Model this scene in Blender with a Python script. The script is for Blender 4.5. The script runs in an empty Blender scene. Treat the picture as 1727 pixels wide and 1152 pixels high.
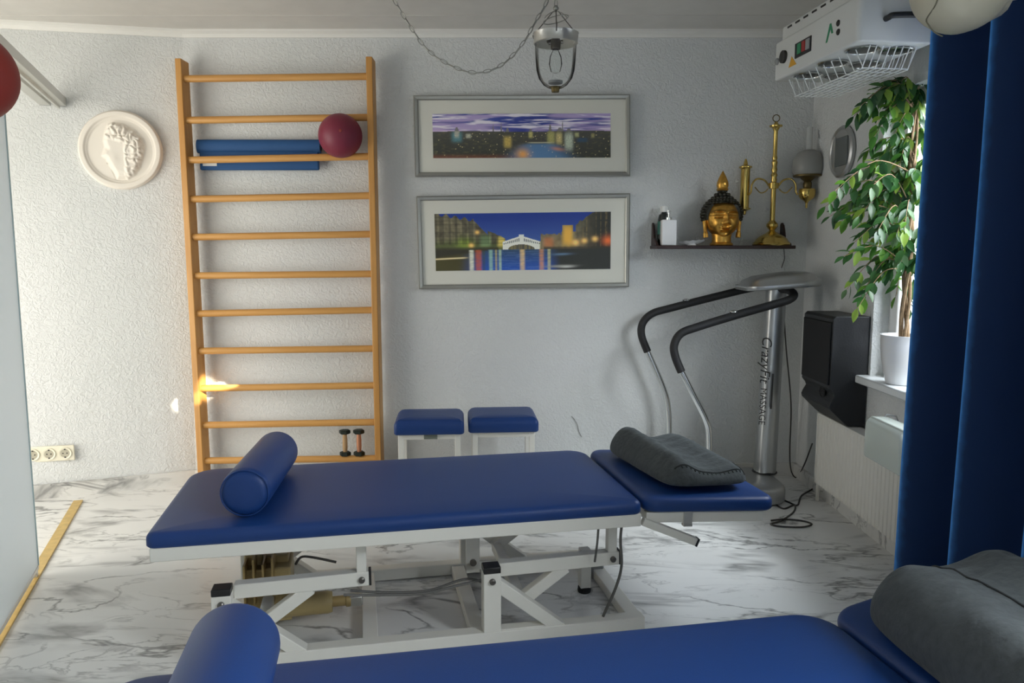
import bpy, math, random
from mathutils import Vector, Matrix, noise
random.seed(7)
PI = math.pi
col = bpy.context.scene.collection
# ------------------------------------------------------------------ camera model (pixel -> point in the room)
F, HOR, CH = 1290.0, 425.0, 1.276
PITCH = math.atan((576 - HOR) / F)
FW = Vector((0, math.cos(PITCH), -math.sin(PITCH)))
UP = Vector((0, math.sin(PITCH), math.cos(PITCH)))
def ray(x, y): return FW * F + Vector((1, 0, 0)) * (x - 863.5) - UP * (y - 576)
O = Vector((0, 0, CH))
def PY(x, y, Y): d = ray(x, y); return O + d * (Y / d.y)
def PZ(x, y, Z): d = ray(x, y); return O + d * ((Z - CH) / d.z)
def PX(x, y, X): d = ray(x, y); return O + d * (X / d.x)
def lerp(a, b, t): return a + (b - a) * t
def clamp(x, a=0.0, b=1.0): return max(a, min(b, x))
def sstep(a, b, x): t = clamp((x - a) / (b - a)); return t * t * (3 - 2 * t)
# ------------------------------------------------------------------ materials
def mat(name, c, rough=.5, metal=0., bump=0., bscale=50., var=0., coat=0., spec=.5, sheen=0., trans=0.):
    m = bpy.data.materials.new(name); m.use_nodes = True
    nt = m.node_tree; b = nt.nodes['Principled BSDF']
    b.inputs['Base Color'].default_value = (*c, 1); b.inputs['Roughness'].default_value = rough
    b.inputs['Metallic'].default_value = metal; b.inputs['Specular IOR Level'].default_value = spec
    b.inputs['Coat Weight'].default_value = coat
    b.inputs['Sheen Weight'].default_value = sheen
    b.inputs['Transmission Weight'].default_value = trans
    if bump or var:
        tc = nt.nodes.new('ShaderNodeTexCoord'); n = nt.nodes.new('ShaderNodeTexNoise')
        n.inputs['Scale'].default_value = bscale; n.inputs['Detail'].default_value = 4
        nt.links.new(tc.outputs['Object'], n.inputs['Vector'])
        if bump:
            bm = nt.nodes.new('ShaderNodeBump'); bm.inputs['Strength'].default_value = bump; bm.inputs['Distance'].default_value = .01
            nt.links.new(n.outputs['Fac'], bm.inputs['Height']); nt.links.new(bm.outputs['Normal'], b.inputs['Normal'])
        if var:
            r = nt.nodes.new('ShaderNodeValToRGB')
            r.color_ramp.elements[0].position = .3; r.color_ramp.elements[1].position = .7
            r.color_ramp.elements[0].color = (*[v * (1 - var) for v in c], 1); r.color_ramp.elements[1].color = (*[min(1, v * (1 + var)) for v in c], 1)
            nt.links.new(n.outputs['Fac'], r.inputs['Fac']); nt.links.new(r.outputs['Color'], b.inputs['Base Color'])
    return m
def nd(nt, t, **kw):
    n = nt.nodes.new(t)
    for k, v in kw.items(): setattr(n, k, v)
    return n
def plaster():
    m = bpy.data.materials.new('rough_plaster'); m.use_nodes = True; nt = m.node_tree; b = nt.nodes['Principled BSDF']
    tc = nd(nt, 'ShaderNodeTexCoord'); n1 = nd(nt, 'ShaderNodeTexNoise'); n2 = nd(nt, 'ShaderNodeTexNoise')
    n1.inputs['Scale'].default_value = 42; n1.inputs['Detail'].default_value = 5; n1.inputs['Distortion'].default_value = 1.6
    n2.inputs['Scale'].default_value = 1.1; n2.inputs['Detail'].default_value = 3
    for n in (n1, n2): nt.links.new(tc.outputs['Object'], n.inputs['Vector'])
    r = nd(nt, 'ShaderNodeValToRGB'); r.color_ramp.elements[0].position = .38; r.color_ramp.elements[1].position = .62
    nt.links.new(n1.outputs['Fac'], r.inputs['Fac'])
    bp = nd(nt, 'ShaderNodeBump'); bp.inputs['Strength'].default_value = .5; bp.inputs['Distance'].default_value = .005
    nt.links.new(r.outputs['Color'], bp.inputs['Height']); nt.links.new(bp.outputs['Normal'], b.inputs['Normal'])
    r2 = nd(nt, 'ShaderNodeValToRGB')
    r2.color_ramp.elements[0].position = .3; r2.color_ramp.elements[1].position = .7
    r2.color_ramp.elements[0].color = (.66, .675, .66, 1); r2.color_ramp.elements[1].color = (.73, .735, .73, 1)
    nt.links.new(n2.outputs['Fac'], r2.inputs['Fac']); nt.links.new(r2.outputs['Color'], b.inputs['Base Color'])
    b.inputs['Roughness'].default_value = .9; b.inputs['Specular IOR Level'].default_value = .2
    return m
def marble(name, rot, base=(.80, .80, .78)):
    m = bpy.data.materials.new(name); m.use_nodes = True; nt = m.node_tree; b = nt.nodes['Principled BSDF']; L = nt.links.new
    tc = nd(nt, 'ShaderNodeTexCoord'); mp = nd(nt, 'ShaderNodeMapping'); L(tc.outputs['Object'], mp.inputs['Vector'])
    mp.inputs['Rotation'].default_value = (0, 0, rot); mp.inputs['Scale'].default_value = (1.0, 2.6, 2.6)
    def vein(scale, dist, width, seed, detail=6):
        mo = nd(nt, 'ShaderNodeVectorMath', operation='ADD'); mo.inputs[1].default_value = (seed, seed * .7, 0); L(mp.outputs[0], mo.inputs[0])
        n = nd(nt, 'ShaderNodeTexNoise'); n.inputs['Scale'].default_value = scale; n.inputs['Detail'].default_value = detail; n.inputs['Distortion'].default_value = dist; n.inputs['Roughness'].default_value = .55
        L(mo.outputs[0], n.inputs['Vector'])
        s = nd(nt, 'ShaderNodeMath', operation='SUBTRACT'); s.inputs[1].default_value = .5; L(n.outputs['Fac'], s.inputs[0])
        a = nd(nt, 'ShaderNodeMath', operation='ABSOLUTE'); L(s.outputs[0], a.inputs[0])
        r = nd(nt, 'ShaderNodeMapRange'); r.inputs[1].default_value = 0; r.inputs[2].default_value = width; r.inputs[3].default_value = 1; r.inputs[4].default_value = 0; L(a.outputs[0], r.inputs[0])
        return r.outputs[0]
    def mask(scale, lo, hi, seed):
        mo = nd(nt, 'ShaderNodeVectorMath', operation='ADD'); mo.inputs[1].default_value = (seed, -seed, 0); L(mp.outputs[0], mo.inputs[0])
        n = nd(nt, 'ShaderNodeTexNoise'); n.inputs['Scale'].default_value = scale; n.inputs['Detail'].default_value = 3; L(mo.outputs[0], n.inputs['Vector'])
        r = nd(nt, 'ShaderNodeMapRange'); r.inputs[1].default_value = lo; r.inputs[2].default_value = hi; L(n.outputs['Fac'], r.inputs[0]); return r.outputs[0]
    def mul(a, c):
        x = nd(nt, 'ShaderNodeMath', operation='MULTIPLY'); L(a, x.inputs[0])
        if isinstance(c, float): x.inputs[1].default_value = c
        else: L(c, x.inputs[1])
        return x.outputs[0]
    def mx(a, c):
        x = nd(nt, 'ShaderNodeMath', operation='MAXIMUM'); L(a, x.inputs[0]); L(c, x.inputs[1]); return x.outputs[0]
    v1 = mul(vein(1.3, .5, .016, 3.1), mask(1.6, .38, .56, 9.)); v2 = mul(mul(vein(.8, 1.0, .05, 11.7), mask(2.2, .47, .62, 4.)), .85)
    v3 = mul(mul(vein(3.0, .9, .02, 21.), mask(1.2, .46, .6, 30.)), .6)
    f = mx(mx(v1, v2), v3)
    mixn = nd(nt, 'ShaderNodeMix', data_type='RGBA'); L(f, mixn.inputs[0])
    mixn.inputs[6].default_value = (*base, 1); mixn.inputs[7].default_value = (.20, .20, .195, 1)
    L(mixn.outputs[2], b.inputs['Base Color']); b.inputs['Roughness'].default_value = .28; b.inputs['Specular IOR Level'].default_value = .45
    return m
def thin_glass(name, tint=(1, 1, 1), gl=.12, rough=.02):
    m = bpy.data.materials.new(name); m.use_nodes = True; nt = m.node_tree; nt.nodes.clear()
    o = nd(nt, 'ShaderNodeOutputMaterial'); t = nd(nt, 'ShaderNodeBsdfTransparent'); g = nd(nt, 'ShaderNodeBsdfGlossy'); mx = nd(nt, 'ShaderNodeMixShader'); fr = nd(nt, 'ShaderNodeLayerWeight')
    fr.inputs['Blend'].default_value = gl; t.inputs['Color'].default_value = (*tint, 1); g.inputs['Roughness'].default_value = rough
    nt.links.new(fr.outputs['Fresnel'], mx.inputs[0]); nt.links.new(t.outputs[0], mx.inputs[1]); nt.links.new(g.outputs[0], mx.inputs[2]); nt.links.new(mx.outputs[0], o.inputs[0])
    return m
def milky(name, c, op):
    m = bpy.data.materials.new(name); m.use_nodes = True; nt = m.node_tree; b = nt.nodes['Principled BSDF']; o = nt.nodes['Material Output']
    b.inputs['Base Color'].default_value = (*c, 1); b.inputs['Roughness'].default_value = .12
    t = nd(nt, 'ShaderNodeBsdfTransparent'); mx = nd(nt, 'ShaderNodeMixShader'); mx.inputs[0].default_value = op
    nt.links.new(t.outputs[0], mx.inputs[1]); nt.links.new(b.outputs[0], mx.inputs[2]); nt.links.new(mx.outputs[0], o.inputs[0]); return m
def frosted_glass(name, c, k):
    m = bpy.data.materials.new(name); m.use_nodes = True; nt = m.node_tree; b = nt.nodes['Principled BSDF']; o = nt.nodes['Material Output']
    b.inputs['Base Color'].default_value = (*c, 1); b.inputs['Roughness'].default_value = .35
    t = nd(nt, 'ShaderNodeBsdfTranslucent'); t.inputs['Color'].default_value = (*c, 1); mx = nd(nt, 'ShaderNodeMixShader'); mx.inputs[0].default_value = k
    nt.links.new(b.outputs[0], mx.inputs[1]); nt.links.new(t.outputs[0], mx.inputs[2]); nt.links.new(mx.outputs[0], o.inputs[0]); return m
def velvet():
    m = bpy.data.materials.new('blue_velvet'); m.use_nodes = True; nt = m.node_tree; b = nt.nodes['Principled BSDF']; L = nt.links.new
    tc = nd(nt, 'ShaderNodeTexCoord'); n = nd(nt, 'ShaderNodeTexNoise'); n.inputs['Scale'].default_value = 22; n.inputs['Detail'].default_value = 5; L(tc.outputs['Object'], n.inputs['Vector'])
    lw = nd(nt, 'ShaderNodeLayerWeight'); lw.inputs['Blend'].default_value = .5  # fold sheen painted into the base colour: brighter where cloth turns from view
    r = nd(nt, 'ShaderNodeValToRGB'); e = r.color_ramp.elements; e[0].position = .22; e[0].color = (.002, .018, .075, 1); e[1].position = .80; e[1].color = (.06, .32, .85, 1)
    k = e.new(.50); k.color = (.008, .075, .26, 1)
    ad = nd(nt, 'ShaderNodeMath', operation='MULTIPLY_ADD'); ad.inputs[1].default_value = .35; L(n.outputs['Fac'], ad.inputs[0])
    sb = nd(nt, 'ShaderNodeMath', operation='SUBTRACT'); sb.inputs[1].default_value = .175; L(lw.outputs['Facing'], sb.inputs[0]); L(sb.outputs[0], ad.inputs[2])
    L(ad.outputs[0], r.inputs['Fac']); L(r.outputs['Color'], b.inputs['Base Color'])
    bp = nd(nt, 'ShaderNodeBump'); bp.inputs['Strength'].default_value = .15; bp.inputs['Distance'].default_value = .008; L(n.outputs['Fac'], bp.inputs['Height']); L(bp.outputs['Normal'], b.inputs['Normal'])
    b.inputs['Roughness'].default_value = .65; b.inputs['Specular IOR Level'].default_value = .2; b.inputs['Sheen Weight'].default_value = .4; b.inputs['Sheen Tint'].default_value = (.15, .45, 1, 1)
    return m
def attr_mat(name, rough=.4):
    m = bpy.data.materials.new(name); m.use_nodes = True; nt = m.node_tree; b = nt.nodes['Principled BSDF']
    a = nd(nt, 'ShaderNodeAttribute'); a.attribute_name = 'col'; nt.links.new(a.outputs['Color'], b.inputs['Base Color']); b.inputs['Roughness'].default_value = rough
    return m
def wood(name, c1, c2, axis=0):
    m = bpy.data.materials.new(name); m.use_nodes = True; nt = m.node_tree; b = nt.nodes['Principled BSDF']
    tc = nd(nt, 'ShaderNodeTexCoord'); mp = nd(nt, 'ShaderNodeMapping'); n = nd(nt, 'ShaderNodeTexNoise'); r = nd(nt, 'ShaderNodeValToRGB')
    s = [40, 40, 40]; s[axis] = 2.5; mp.inputs['Scale'].default_value = s; n.inputs['Scale'].default_value = 1; n.inputs['Detail'].default_value = 5
    nt.links.new(tc.outputs['Object'], mp.inputs[0]); nt.links.new(mp.outputs[0], n.inputs['Vector']); nt.links.new(n.outputs['Fac'], r.inputs['Fac'])
    r.color_ramp.elements[0].position = .3; r.color_ramp.elements[1].position = .7
    r.color_ramp.elements[0].color = (*c1, 1); r.color_ramp.elements[1].color = (*c2, 1)
    nt.links.new(r.outputs['Color'], b.inputs['Base Color']); b.inputs['Roughness'].default_value = .42
    return m
def translucent_leaf(name, c):
    m = bpy.data.materials.new(name); m.use_nodes = True; nt = m.node_tree; b = nt.nodes['Principled BSDF']; o = nt.nodes['Material Output']
    a = nd(nt, 'ShaderNodeAttribute'); a.attribute_name = 'col'
    nt.links.new(a.outputs['Color'], b.inputs['Base Color']); b.inputs['Roughness'].default_value = .33
    t = nd(nt, 'ShaderNodeBsdfTranslucent'); mx = nd(nt, 'ShaderNodeMixShader'); mx.inputs[0].default_value = .42
    nt.links.new(a.outputs['Color'], t.inputs['Color']); nt.links.new(b.outputs[0], mx.inputs[1]); nt.links.new(t.outputs[0], mx.inputs[2]); nt.links.new(mx.outputs[0], o.inputs[0])
    return m
def ribbed(name, c, freq, rough=.35):
    m = mat(name, c, rough); return m
M = dict(
    plaster=plaster(), floor=marble('marble_floor', math.radians(-14)), skirt=marble('marble_skirting', 0, (.70, .69, .66)),
    ceil=mat('ceiling_panels', (.62, .60, .56), .7, bump=.08, bscale=9, var=.03), trim=mat('trim_white', (.76, .75, .71), .5),
    vinyl=mat('blue_vinyl', (.009, .046, .195), .44, bump=.05, bscale=420, spec=.4, var=.05), steel=mat('cream_white_steel', (.84, .82, .75), .36, spec=.5),
    beige=mat('beige_motor', (.50, .38, .17), .45), tan=mat('tan_motor', (.42, .30, .12), .45), black=mat('black_plastic', (.012, .012, .013), .4), rubber=mat('rubber', (.02, .02, .02), .75),
    bolt=mat('bolt_steel', (.16, .15, .14), .35, .8), cable=mat('grey_cable', (.13, .125, .115), .5), dcable=mat('dark_cable', (.035, .033, .03), .5),
    grey=mat('charcoal_cotton', (.082, .091, .094), .95, bump=.3, bscale=60, var=.12, sheen=.25, spec=.1), seam=mat('charcoal_seam', (.05, .054, .056), .95, spec=.1),
    pine=wood('honey_pine', (.50, .235, .055), (.62, .32, .09), 2), pine_x=wood('honey_pine_rung', (.52, .25, .06), (.64, .34, .10), 0),
    mat_blue=mat('blue_foam', (.012, .075, .22), .7, bump=.1, bscale=200), label=mat('white_label', (.75, .75, .72), .5),
    redball=mat('burgundy_rubber', (.20, .018, .045), .48, bump=.05, bscale=300, var=.08), redball2=mat('dark_red_rubber', (.22, .022, .014), .5),
    copper=mat('copper_handle', (.55, .24, .13), .35, .3), pinewood=mat('tan_handle', (.46, .29, .14), .45), dumb=mat('green_black_iron', (.014, .022, .016), .5, .3),
    silver=mat('brushed_silver', (.40, .40, .37), .34, .85, bump=.05, bscale=90), alu=mat('aluminium', (.62, .61, .57), .32, .8), matb=mat('mat_board', (.74, .73, .65), .9),
    print=attr_mat('panorama_print', .45), pglass=thin_glass('picture_glass', gl=.1), wglass=thin_glass('window_glass', gl=.08),
    lglass=thin_glass('lantern_glass', (.975, .985, .98), .14, .03), tank=milky('humidifier_glass', (.72, .78, .71), .6),
    frosted=frosted_glass('frosted_panel', (.78, .82, .84), .36), paneledge=mat('glassy_edge', (.42, .55, .56), .2), gold_strip=mat('gold_strip', (.62, .43, .14), .4, .2, var=.12, bscale=30),
    plasterw=mat('white_plaster', (.80, .75, .67), .8, spec=.2), socket=mat('ivory_plastic', (.76, .72, .58), .35), dark=mat('dark_slot', (.03, .028, .025), .6), shade=mat('socket_well', (.42, .39, .30), .5),
    chrome=mat('chrome', (.78, .80, .80), .14, 1.), silverp=mat('silver_plastic', (.46, .47, .47), .30, .75), sgrey=mat('grey_plastic', (.30, .31, .31), .4), foam=mat('black_foam', (.012, .012, .013), .62),
    spk=mat('black_ash', (.010, .011, .013), .45, bump=.08, bscale=160), grille=mat('speaker_cloth', (.006, .006, .007), .8),
    rad=mat('radiator_enamel', (.76, .74, .68), .35), sill=mat('white_sill', (.80, .82, .82), .25), pvc=mat('white_pvc', (.83, .83, .83), .3), pot=mat('white_ceramic', (.80, .80, .80), .25, coat=.2),
    soil=mat('soil', (.05, .035, .02), .95, bump=.6, bscale=60), bark=mat('bark', (.30, .20, .11), .85, bump=.5, bscale=40, var=.25), leaf=translucent_leaf('leaf', (.05, .2, .03)),
    velvet=velvet(), white=mat('white_enamel', (.72, .73, .70), .32), wire=mat('white_wire', (.90, .92, .90), .35),
    red=mat('red_plastic', (.35, .02, .02), .4), green=mat('green_mark', (.03, .28, .12), .5), orange=mat('orange_sticker', (.75, .38, .02), .5), cream=mat('cream_plastic', (.50, .47, .36), .38), creamd=mat('cream_seam', (.16, .15, .10), .5),
    shelf=mat('dark_mahogany', (.030, .010, .008), .35, var=.2, bscale=30), gold=mat('antique_gold', (.62, .34, .07), .32, .92, bump=.1, bscale=60, var=.2), hair=mat('dark_bronze', (.035, .032, .022), .4, .5),
    brass=mat('brass', (.64, .46, .14), .22, 1.), brassd=mat('dark_brass', (.16, .12, .05), .4, .9), opal=mat('smoked_opal', (.30, .30, .285), .35, spec=.5), chim=milky('chimney_glass', (.62, .63, .62), .55),
    teal=mat('teal_label', (.02, .13, .10), .4), bottle=mat('dark_bottle', (.012, .018, .016), .2), sand=mat('sandstone', (.35, .33, .27), .9, bump=.4, bscale=40), wax=mat('white_candle', (.7, .69, .65), .4),
    lcd=mat('grey_lcd', (.11, .125, .125), .25), purple=mat('dark_frame', (.09, .03, .05), .5), plate=mat('grey_plate', (.18, .20, .17), .4),
)
M['grey'].node_tree.nodes['Principled BSDF'].inputs['Sheen Tint'].default_value = (.5, .55, .58, 1)
# ------------------------------------------------------------------ mesh builder
class MB:
    def __init__(s): s.v = []; s.f = []; s.c = []
    def add(s, vs, fs, c=None):
        n = len(s.v); s.v += [Vector(p) for p in vs]; s.f += [tuple(i + n for i in f) for f in fs]
        if c is not None: s.c += [c] * len(vs)
        return s
    def box(s, c, size, R=None):
        c = Vector(c); h = [k / 2 for k in size]; vs = []
        for x in (-1, 1):
            for y in (-1, 1):
                for z in (-1, 1):
                    p = Vector((x * h[0], y * h[1], z * h[2])); vs.append(c + (R @ p if R else p))
        return s.add(vs, [(0, 1, 3, 2), (4, 6, 7, 5), (0, 4, 5, 1), (2, 3, 7, 6), (0, 2, 6, 4), (1, 5, 7, 3)])
    def bar(s, a, b, w, h, up=(0, 0, 1)):
        a = Vector(a); b = Vector(b); d = (b - a); L = d.length; d.normalize(); u = Vector(up); x = d.cross(u)
        if x.length < 1e-4: x = d.cross(Vector((1, 0, 0)))
        x.normalize(); y = x.cross(d)
        R = Matrix((d, x, y)).transposed(); return s.box((a + b) / 2, (L, w, h), R)
    def tube(s, pts, r, seg=10, closed=False, cap=True):
        pts = [Vector(p) for p in pts]; n = len(pts); rs = r if isinstance(r, (list, tuple)) else [r] * n; vs = []; fs = []; prev = None
        for i, p in enumerate(pts):
            a = pts[(i - 1) % n] if (closed or i) else p; b = pts[(i + 1) % n] if (closed or i < n - 1) else p
            t = (b - a).normalized()
            if prev is None: x = t.orthogonal().normalized()
            else:
                x = prev - t * prev.dot(t); x = x.normalized() if x.length > 1e-6 else t.orthogonal().normalized()
            prev = x; y = t.cross(x)
            for k in range(seg): an = 2 * PI * k / seg; vs.append(p + (x * math.cos(an) + y * math.sin(an)) * rs[i])
        m = n if closed else n - 1
        for i in range(m):
            j = (i + 1) % n
            for k in range(seg): k2 = (k + 1) % seg; fs.append((i * seg + k, i * seg + k2, j * seg + k2, j * seg + k))
        if cap and not closed: fs.append(tuple(reversed(range(seg)))); fs.append(tuple(range((n - 1) * seg, n * seg)))
        return s.add(vs, fs)
    def lathe(s, prof, c=(0, 0, 0), seg=32, R=None, sx=1, sy=1, cap=True):
        c = Vector(c); vs = []; fs = []; n = len(prof)
        for (r, z) in prof:
            for k in range(seg):
                an = 2 * PI * k / seg; p = Vector((r * sx * math.cos(an), r * sy * math.sin(an), z)); vs.append(c + (R @ p if R else p))
        for i in range(n - 1):
            for k in range(seg): k2 = (k + 1) % seg; fs.append((i * seg + k, i * seg + k2, (i + 1) * seg + k2, (i + 1) * seg + k))
        if cap: fs.append(tuple(reversed(range(seg)))); fs.append(tuple(range((n - 1) * seg, n * seg)))
        return s.add(vs, fs)
    def sphere(s, c, r, seg=20, rings=12, sc=(1, 1, 1), R=None):
        prof = [(max(1e-4, math.sin(PI * i / rings)) * r, -math.cos(PI * i / rings) * r * sc[2]) for i in range(rings + 1)]
        return s.lathe(prof, c, seg, R, sc[0], sc[1], cap=False)
    def prism(s, poly, f0, f1):   # poly of 2D points; f0, f1 map a 2D point to 3D
        n = len(poly); vs = [f0(p) for p in poly] + [f1(p) for p in poly]
        fs = [tuple(reversed(range(n))), tuple(range(n, 2 * n))] + [(i, (i + 1) % n, n + (i + 1) % n, n + i) for i in range(n)]
        return s.add(vs, fs)
    def grid(s, fn, nu, nv, cfn=None, wrap=False):
        n0 = len(s.v); vs = []; fs = []
        for i in range(nu):
            for j in range(nv):
                a = i / (nu - 1); b = j / (nv - 1); vs.append(fn(a, b))
                if cfn: s.c.append(cfn(a, b))
        for i in range(nu - 1):
            for j in range(nv - 1): fs.append((i * nv + j, (i + 1) * nv + j, (i + 1) * nv + j + 1, i * nv + j + 1))
        n = len(s.v); s.v += [Vector(p) for p in vs]; s.f += [tuple(k + n for k in f) for f in fs]; return s
    def build(s, name, m, parent=None, smooth=True, ang=35, bevel=0, mats=None, flip=False):
        me = bpy.data.meshes.new(name); me.from_pydata([tuple(v) for v in s.v], [], s.f); me.validate()
        import bmesh
        bm = bmesh.new(); bm.from_mesh(me); bmesh.ops.remove_doubles(bm, verts=bm.verts, dist=1e-6) if not s.c else None
        bmesh.ops.recalc_face_normals(bm, faces=bm.faces); bm.to_mesh(me); bm.free()
        me.materials.append(m)
        if s.c and len(s.c) == len(me.vertices):
            ca = me.color_attributes.new('col', 'FLOAT_COLOR', 'POINT')
            for i, c in enumerate(s.c): ca.data[i].color = (*c, 1)
        if smooth: me.shade_smooth(); me.set_sharp_from_angle(angle=math.radians(ang))
        o = bpy.data.objects.new(name, me); col.objects.link(o)
        if parent: o.parent = parent
        if bevel:
            b = o.modifiers.new('b', 'BEVEL'); b.width = bevel; b.segments = 2; b.limit_method = 'ANGLE'; b.angle_limit = math.radians(40); b.harden_normals = False
        return o
def tag(o, label=None, cat=None, group=None, kind=None):
    if label: o['label'] = label
    if cat: o['category'] = cat
    if group: o['group'] = group
    if kind: o['kind'] = kind
    return o
def thing(name, label, cat, loc=(0, 0, 0), rz=0, group=None):
    o = bpy.data.objects.new(name, None); col.objects.link(o); o.location = loc; o.rotation_euler = (0, 0, rz); o.empty_display_size = .05
    return tag(o, label, cat, group)
def copy_tree(o, parent=None):
    c = o.copy(); col.objects.link(c)
    if parent: c.parent = parent
    for ch in list(o.children): copy_tree(ch, c)
    return c
def struct(o): o['kind'] = 'structure'; return o
def spline(pts, n=8, closed=False):
    P = [Vector(p) for p in pts]; out = []; N = len(P)
    rng = N if closed else N - 1
    for i in range(rng):
        p0 = P[(i - 1) % N] if (closed or i) else P[0]; p1 = P[i]; p2 = P[(i + 1) % N]; p3 = P[(i + 2) % N] if (closed or i + 2 < N) else P[-1]
        for k in range(n):
            t = k / n; out.append(.5 * ((2 * p1) + (p2 - p0) * t + (2 * p0 - 5 * p1 + 4 * p2 - p3) * t * t + (3 * p1 - p0 - 3 * p2 + p3) * t ** 3))
    if not closed: out.append(P[-1])
    return out
def rot(ax, a): return Matrix.Rotation(a, 3, ax)
def text_mesh(body, size, m, name, parent, Mx, extrude=.0006, shear=0):
    cu = bpy.data.curves.new(name, 'FONT'); cu.body = body; cu.size = size; cu.extrude = extrude; cu.shear = shear; cu.align_x = 'LEFT'; cu.resolution_u = 3
    t = bpy.data.objects.new(name, cu); col.objects.link(t)
    dg = bpy.context.evaluated_depsgraph_get(); me = bpy.data.meshes.new_from_object(t.evaluated_get(dg)); bpy.data.objects.remove(t)
    me.materials.clear(); me.materials.append(m); o = bpy.data.objects.new(name, me); col.objects.link(o); o.parent = parent; o.matrix_local = Mx; return o
# ------------------------------------------------------------------ room shell
XB, XR, CZ = -1.76, 1.63, 2.45
def wallY(x, z):
    t = clamp((x - XB) / (XR - XB), -1, 1.2); b = lerp(4.14, 4.285, t); return lerp(b, 4.25, z / CZ)
def wallLY(x, z):
    return lerp(4.14 - .40 * (XB - x), 4.25 - .20 * (XB - x), z / CZ)
def WP(x, y, off=0.0, left=False):
    Y = 4.1
    for _ in range(6):
        p = PY(x, y, Y); Y = (wallLY if left else wallY)(p.x, p.z) - off
    return PY(x, y, Y)
XL = -3.3
struct(MB().box((-.8, 1.2, -.05), (5.3, 7.2, .1)).build('floor', M['floor'], smooth=False))
mb = MB(); mb.box((-.8, 1.2, CZ + .05), (5.3, 7.2, .1)); struct(mb.build('ceiling', M['ceil'], smooth=False))
# fine plank joints of the ceiling
for k, y in enumerate((3.98, 3.60, 3.22, 2.84)):
    struct(MB().box((-.8, y, CZ - .001), (5.0, .003, .003)).build('trim_%d' % (k + 5), M['ceil'], smooth=False))
def wall_patch(name, x0, x1, fn):
    mb = MB(); mb.grid(lambda a, b: (lerp(x0, x1, a), fn(lerp(x0, x1, a), b * CZ), b * CZ), 8, 8)
    mb.grid(lambda a, b: (lerp(x0, x1, a), fn(lerp(x0, x1, a), b * CZ) + .12, b * CZ), 8, 8)
    return struct(mb.build(name, M['plaster'], smooth=False))
wall_patch('wall_back', XB, XR + .3, wallY); wall_patch('wall_left', XL, XB, wallLY)
mb = MB(); WY0, WY1, WZ0, WZ1 = 1.95, 3.44, .70, 1.95; DY0, DY1, DZ1 = -.75, 1.02, 2.15
for (y0, y1, z0, z1) in ((-1, DY0, 0, CZ), (DY0, DY1, DZ1, CZ), (DY0, DY1, 0, .06), (DY1, WY0, 0, CZ), (WY1, 4.3, 0, CZ), (WY0, WY1, 0, WZ0), (WY0, WY1, WZ1, CZ)):
    mb.box((XR + .09, (y0 + y1) / 2, (z0 + z1) / 2), (.18, y1 - y0, z1 - z0))
struct(mb.build('wall_right', M['plaster'], smooth=False))
def skirting(name, pts, h, t):
    mb = MB()
    for a, b in zip(pts[:-1], pts[1:]):
        a = Vector(a); b = Vector(b); n = Vector((-(b - a).y, (b - a).x, 0)).normalized(); 
        mb.bar(a + Vector((0, 0, h / 2)) - n * t / 2, b + Vector((0, 0, h / 2)) - n * t / 2, t, h)
    return struct(mb.build(name, M['skirt'], smooth=False))
skirting('baseboard_back', [(XB, wallY(XB, 0), 0), (XR, wallY(XR, 0), 0)], .075, .016)
skirting('baseboard_left', [(XL, wallLY(XL, 0), 0), (XB, wallLY(XB, 0), 0)], .075, .016)
skirting('baseboard_right', [(XR, 4.28, 0), (XR, 0, 0)], .075, .016)
def crown(name, pts):
    mb = MB()
    for a, b in zip(pts[:-1], pts[1:]):
        a = Vector(a); b = Vector(b); n = Vector((-(b - a).y, (b - a).x, 0)).normalized()
        prof = [(0, 0), (0, -.038), (.010, -.038), (.014, -.020), (.034, -.012), (.034, 0)]
        mb.prism(prof, lambda p: a - n * p[0] + Vector((0, 0, p[1])), lambda p: b - n * p[0] + Vector((0, 0, p[1])))
    return struct(mb.build(name, M['trim'], smooth=False))
crown('trim_1', [(XB, 4.25, CZ), (XR, 4.25, CZ)]); crown('trim_2', [(XL, wallLY(XL, CZ), CZ), (XB, 4.25, CZ)]); crown('trim_3', [(XR, 4.25, CZ), (XR, 0, CZ)])
# window in the right wall
w = MB()
X = XR + .105
for (y0, y1, z0, z1) in ((WY0, WY1, WZ1 - .07, WZ1), (WY0, WY1, WZ0, WZ0 + .07), (WY1 - .07, WY1, WZ0, WZ1), (WY0, WY0 + .07, WZ0, WZ1), (2.60, 2.68, WZ0, WZ1)):
    w.box((X, (y0 + y1) / 2, (z0 + z1) / 2), (.07, y1 - y0, z1 - z0))
win = struct(w.build('window_1', M['pvc'], smooth=False, bevel=.006))
MB().box((X, 3.02, 1.325), (.006, .70, 1.12)).build('pane', M['wglass'], win, smooth=False)
MB().box((X, 2.31, 1.325), (.006, .60, 1.12)).build('pane', M['wglass'], win, smooth=False)
MB().box((1.635, (WY0 + WY1) / 2 + .01, .70), (.13, WY1 - WY0 + .04, .036)).build('window_sill', M['sill'], win, bevel=.006)
dr_ = MB()
for (y0, y1, z0, z1) in ((DY0, DY1, DZ1 - .08, DZ1), (DY0, DY1, .06, .15), (DY1 - .08, DY1, .06, DZ1), (DY0, DY0 + .08, .06, DZ1), (.10, .18, .06, DZ1)): dr_.box((X, (y0 + y1) / 2, (z0 + z1) / 2), (.07, y1 - y0, z1 - z0))
dor = struct(dr_.build('door_1', M['pvc'], smooth=False, bevel=.006))
for y in (-.285, .56): MB().box((X, y, 1.11), (.006, .76, 1.92)).build('pane', M['wglass'], dor, smooth=False)
mb = MB(); mb.box((-.8, -1.06, CZ / 2), (5.3, .12, CZ)); struct(mb.build('wall_rear', M['plaster'], smooth=False))
mb = MB()
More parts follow.
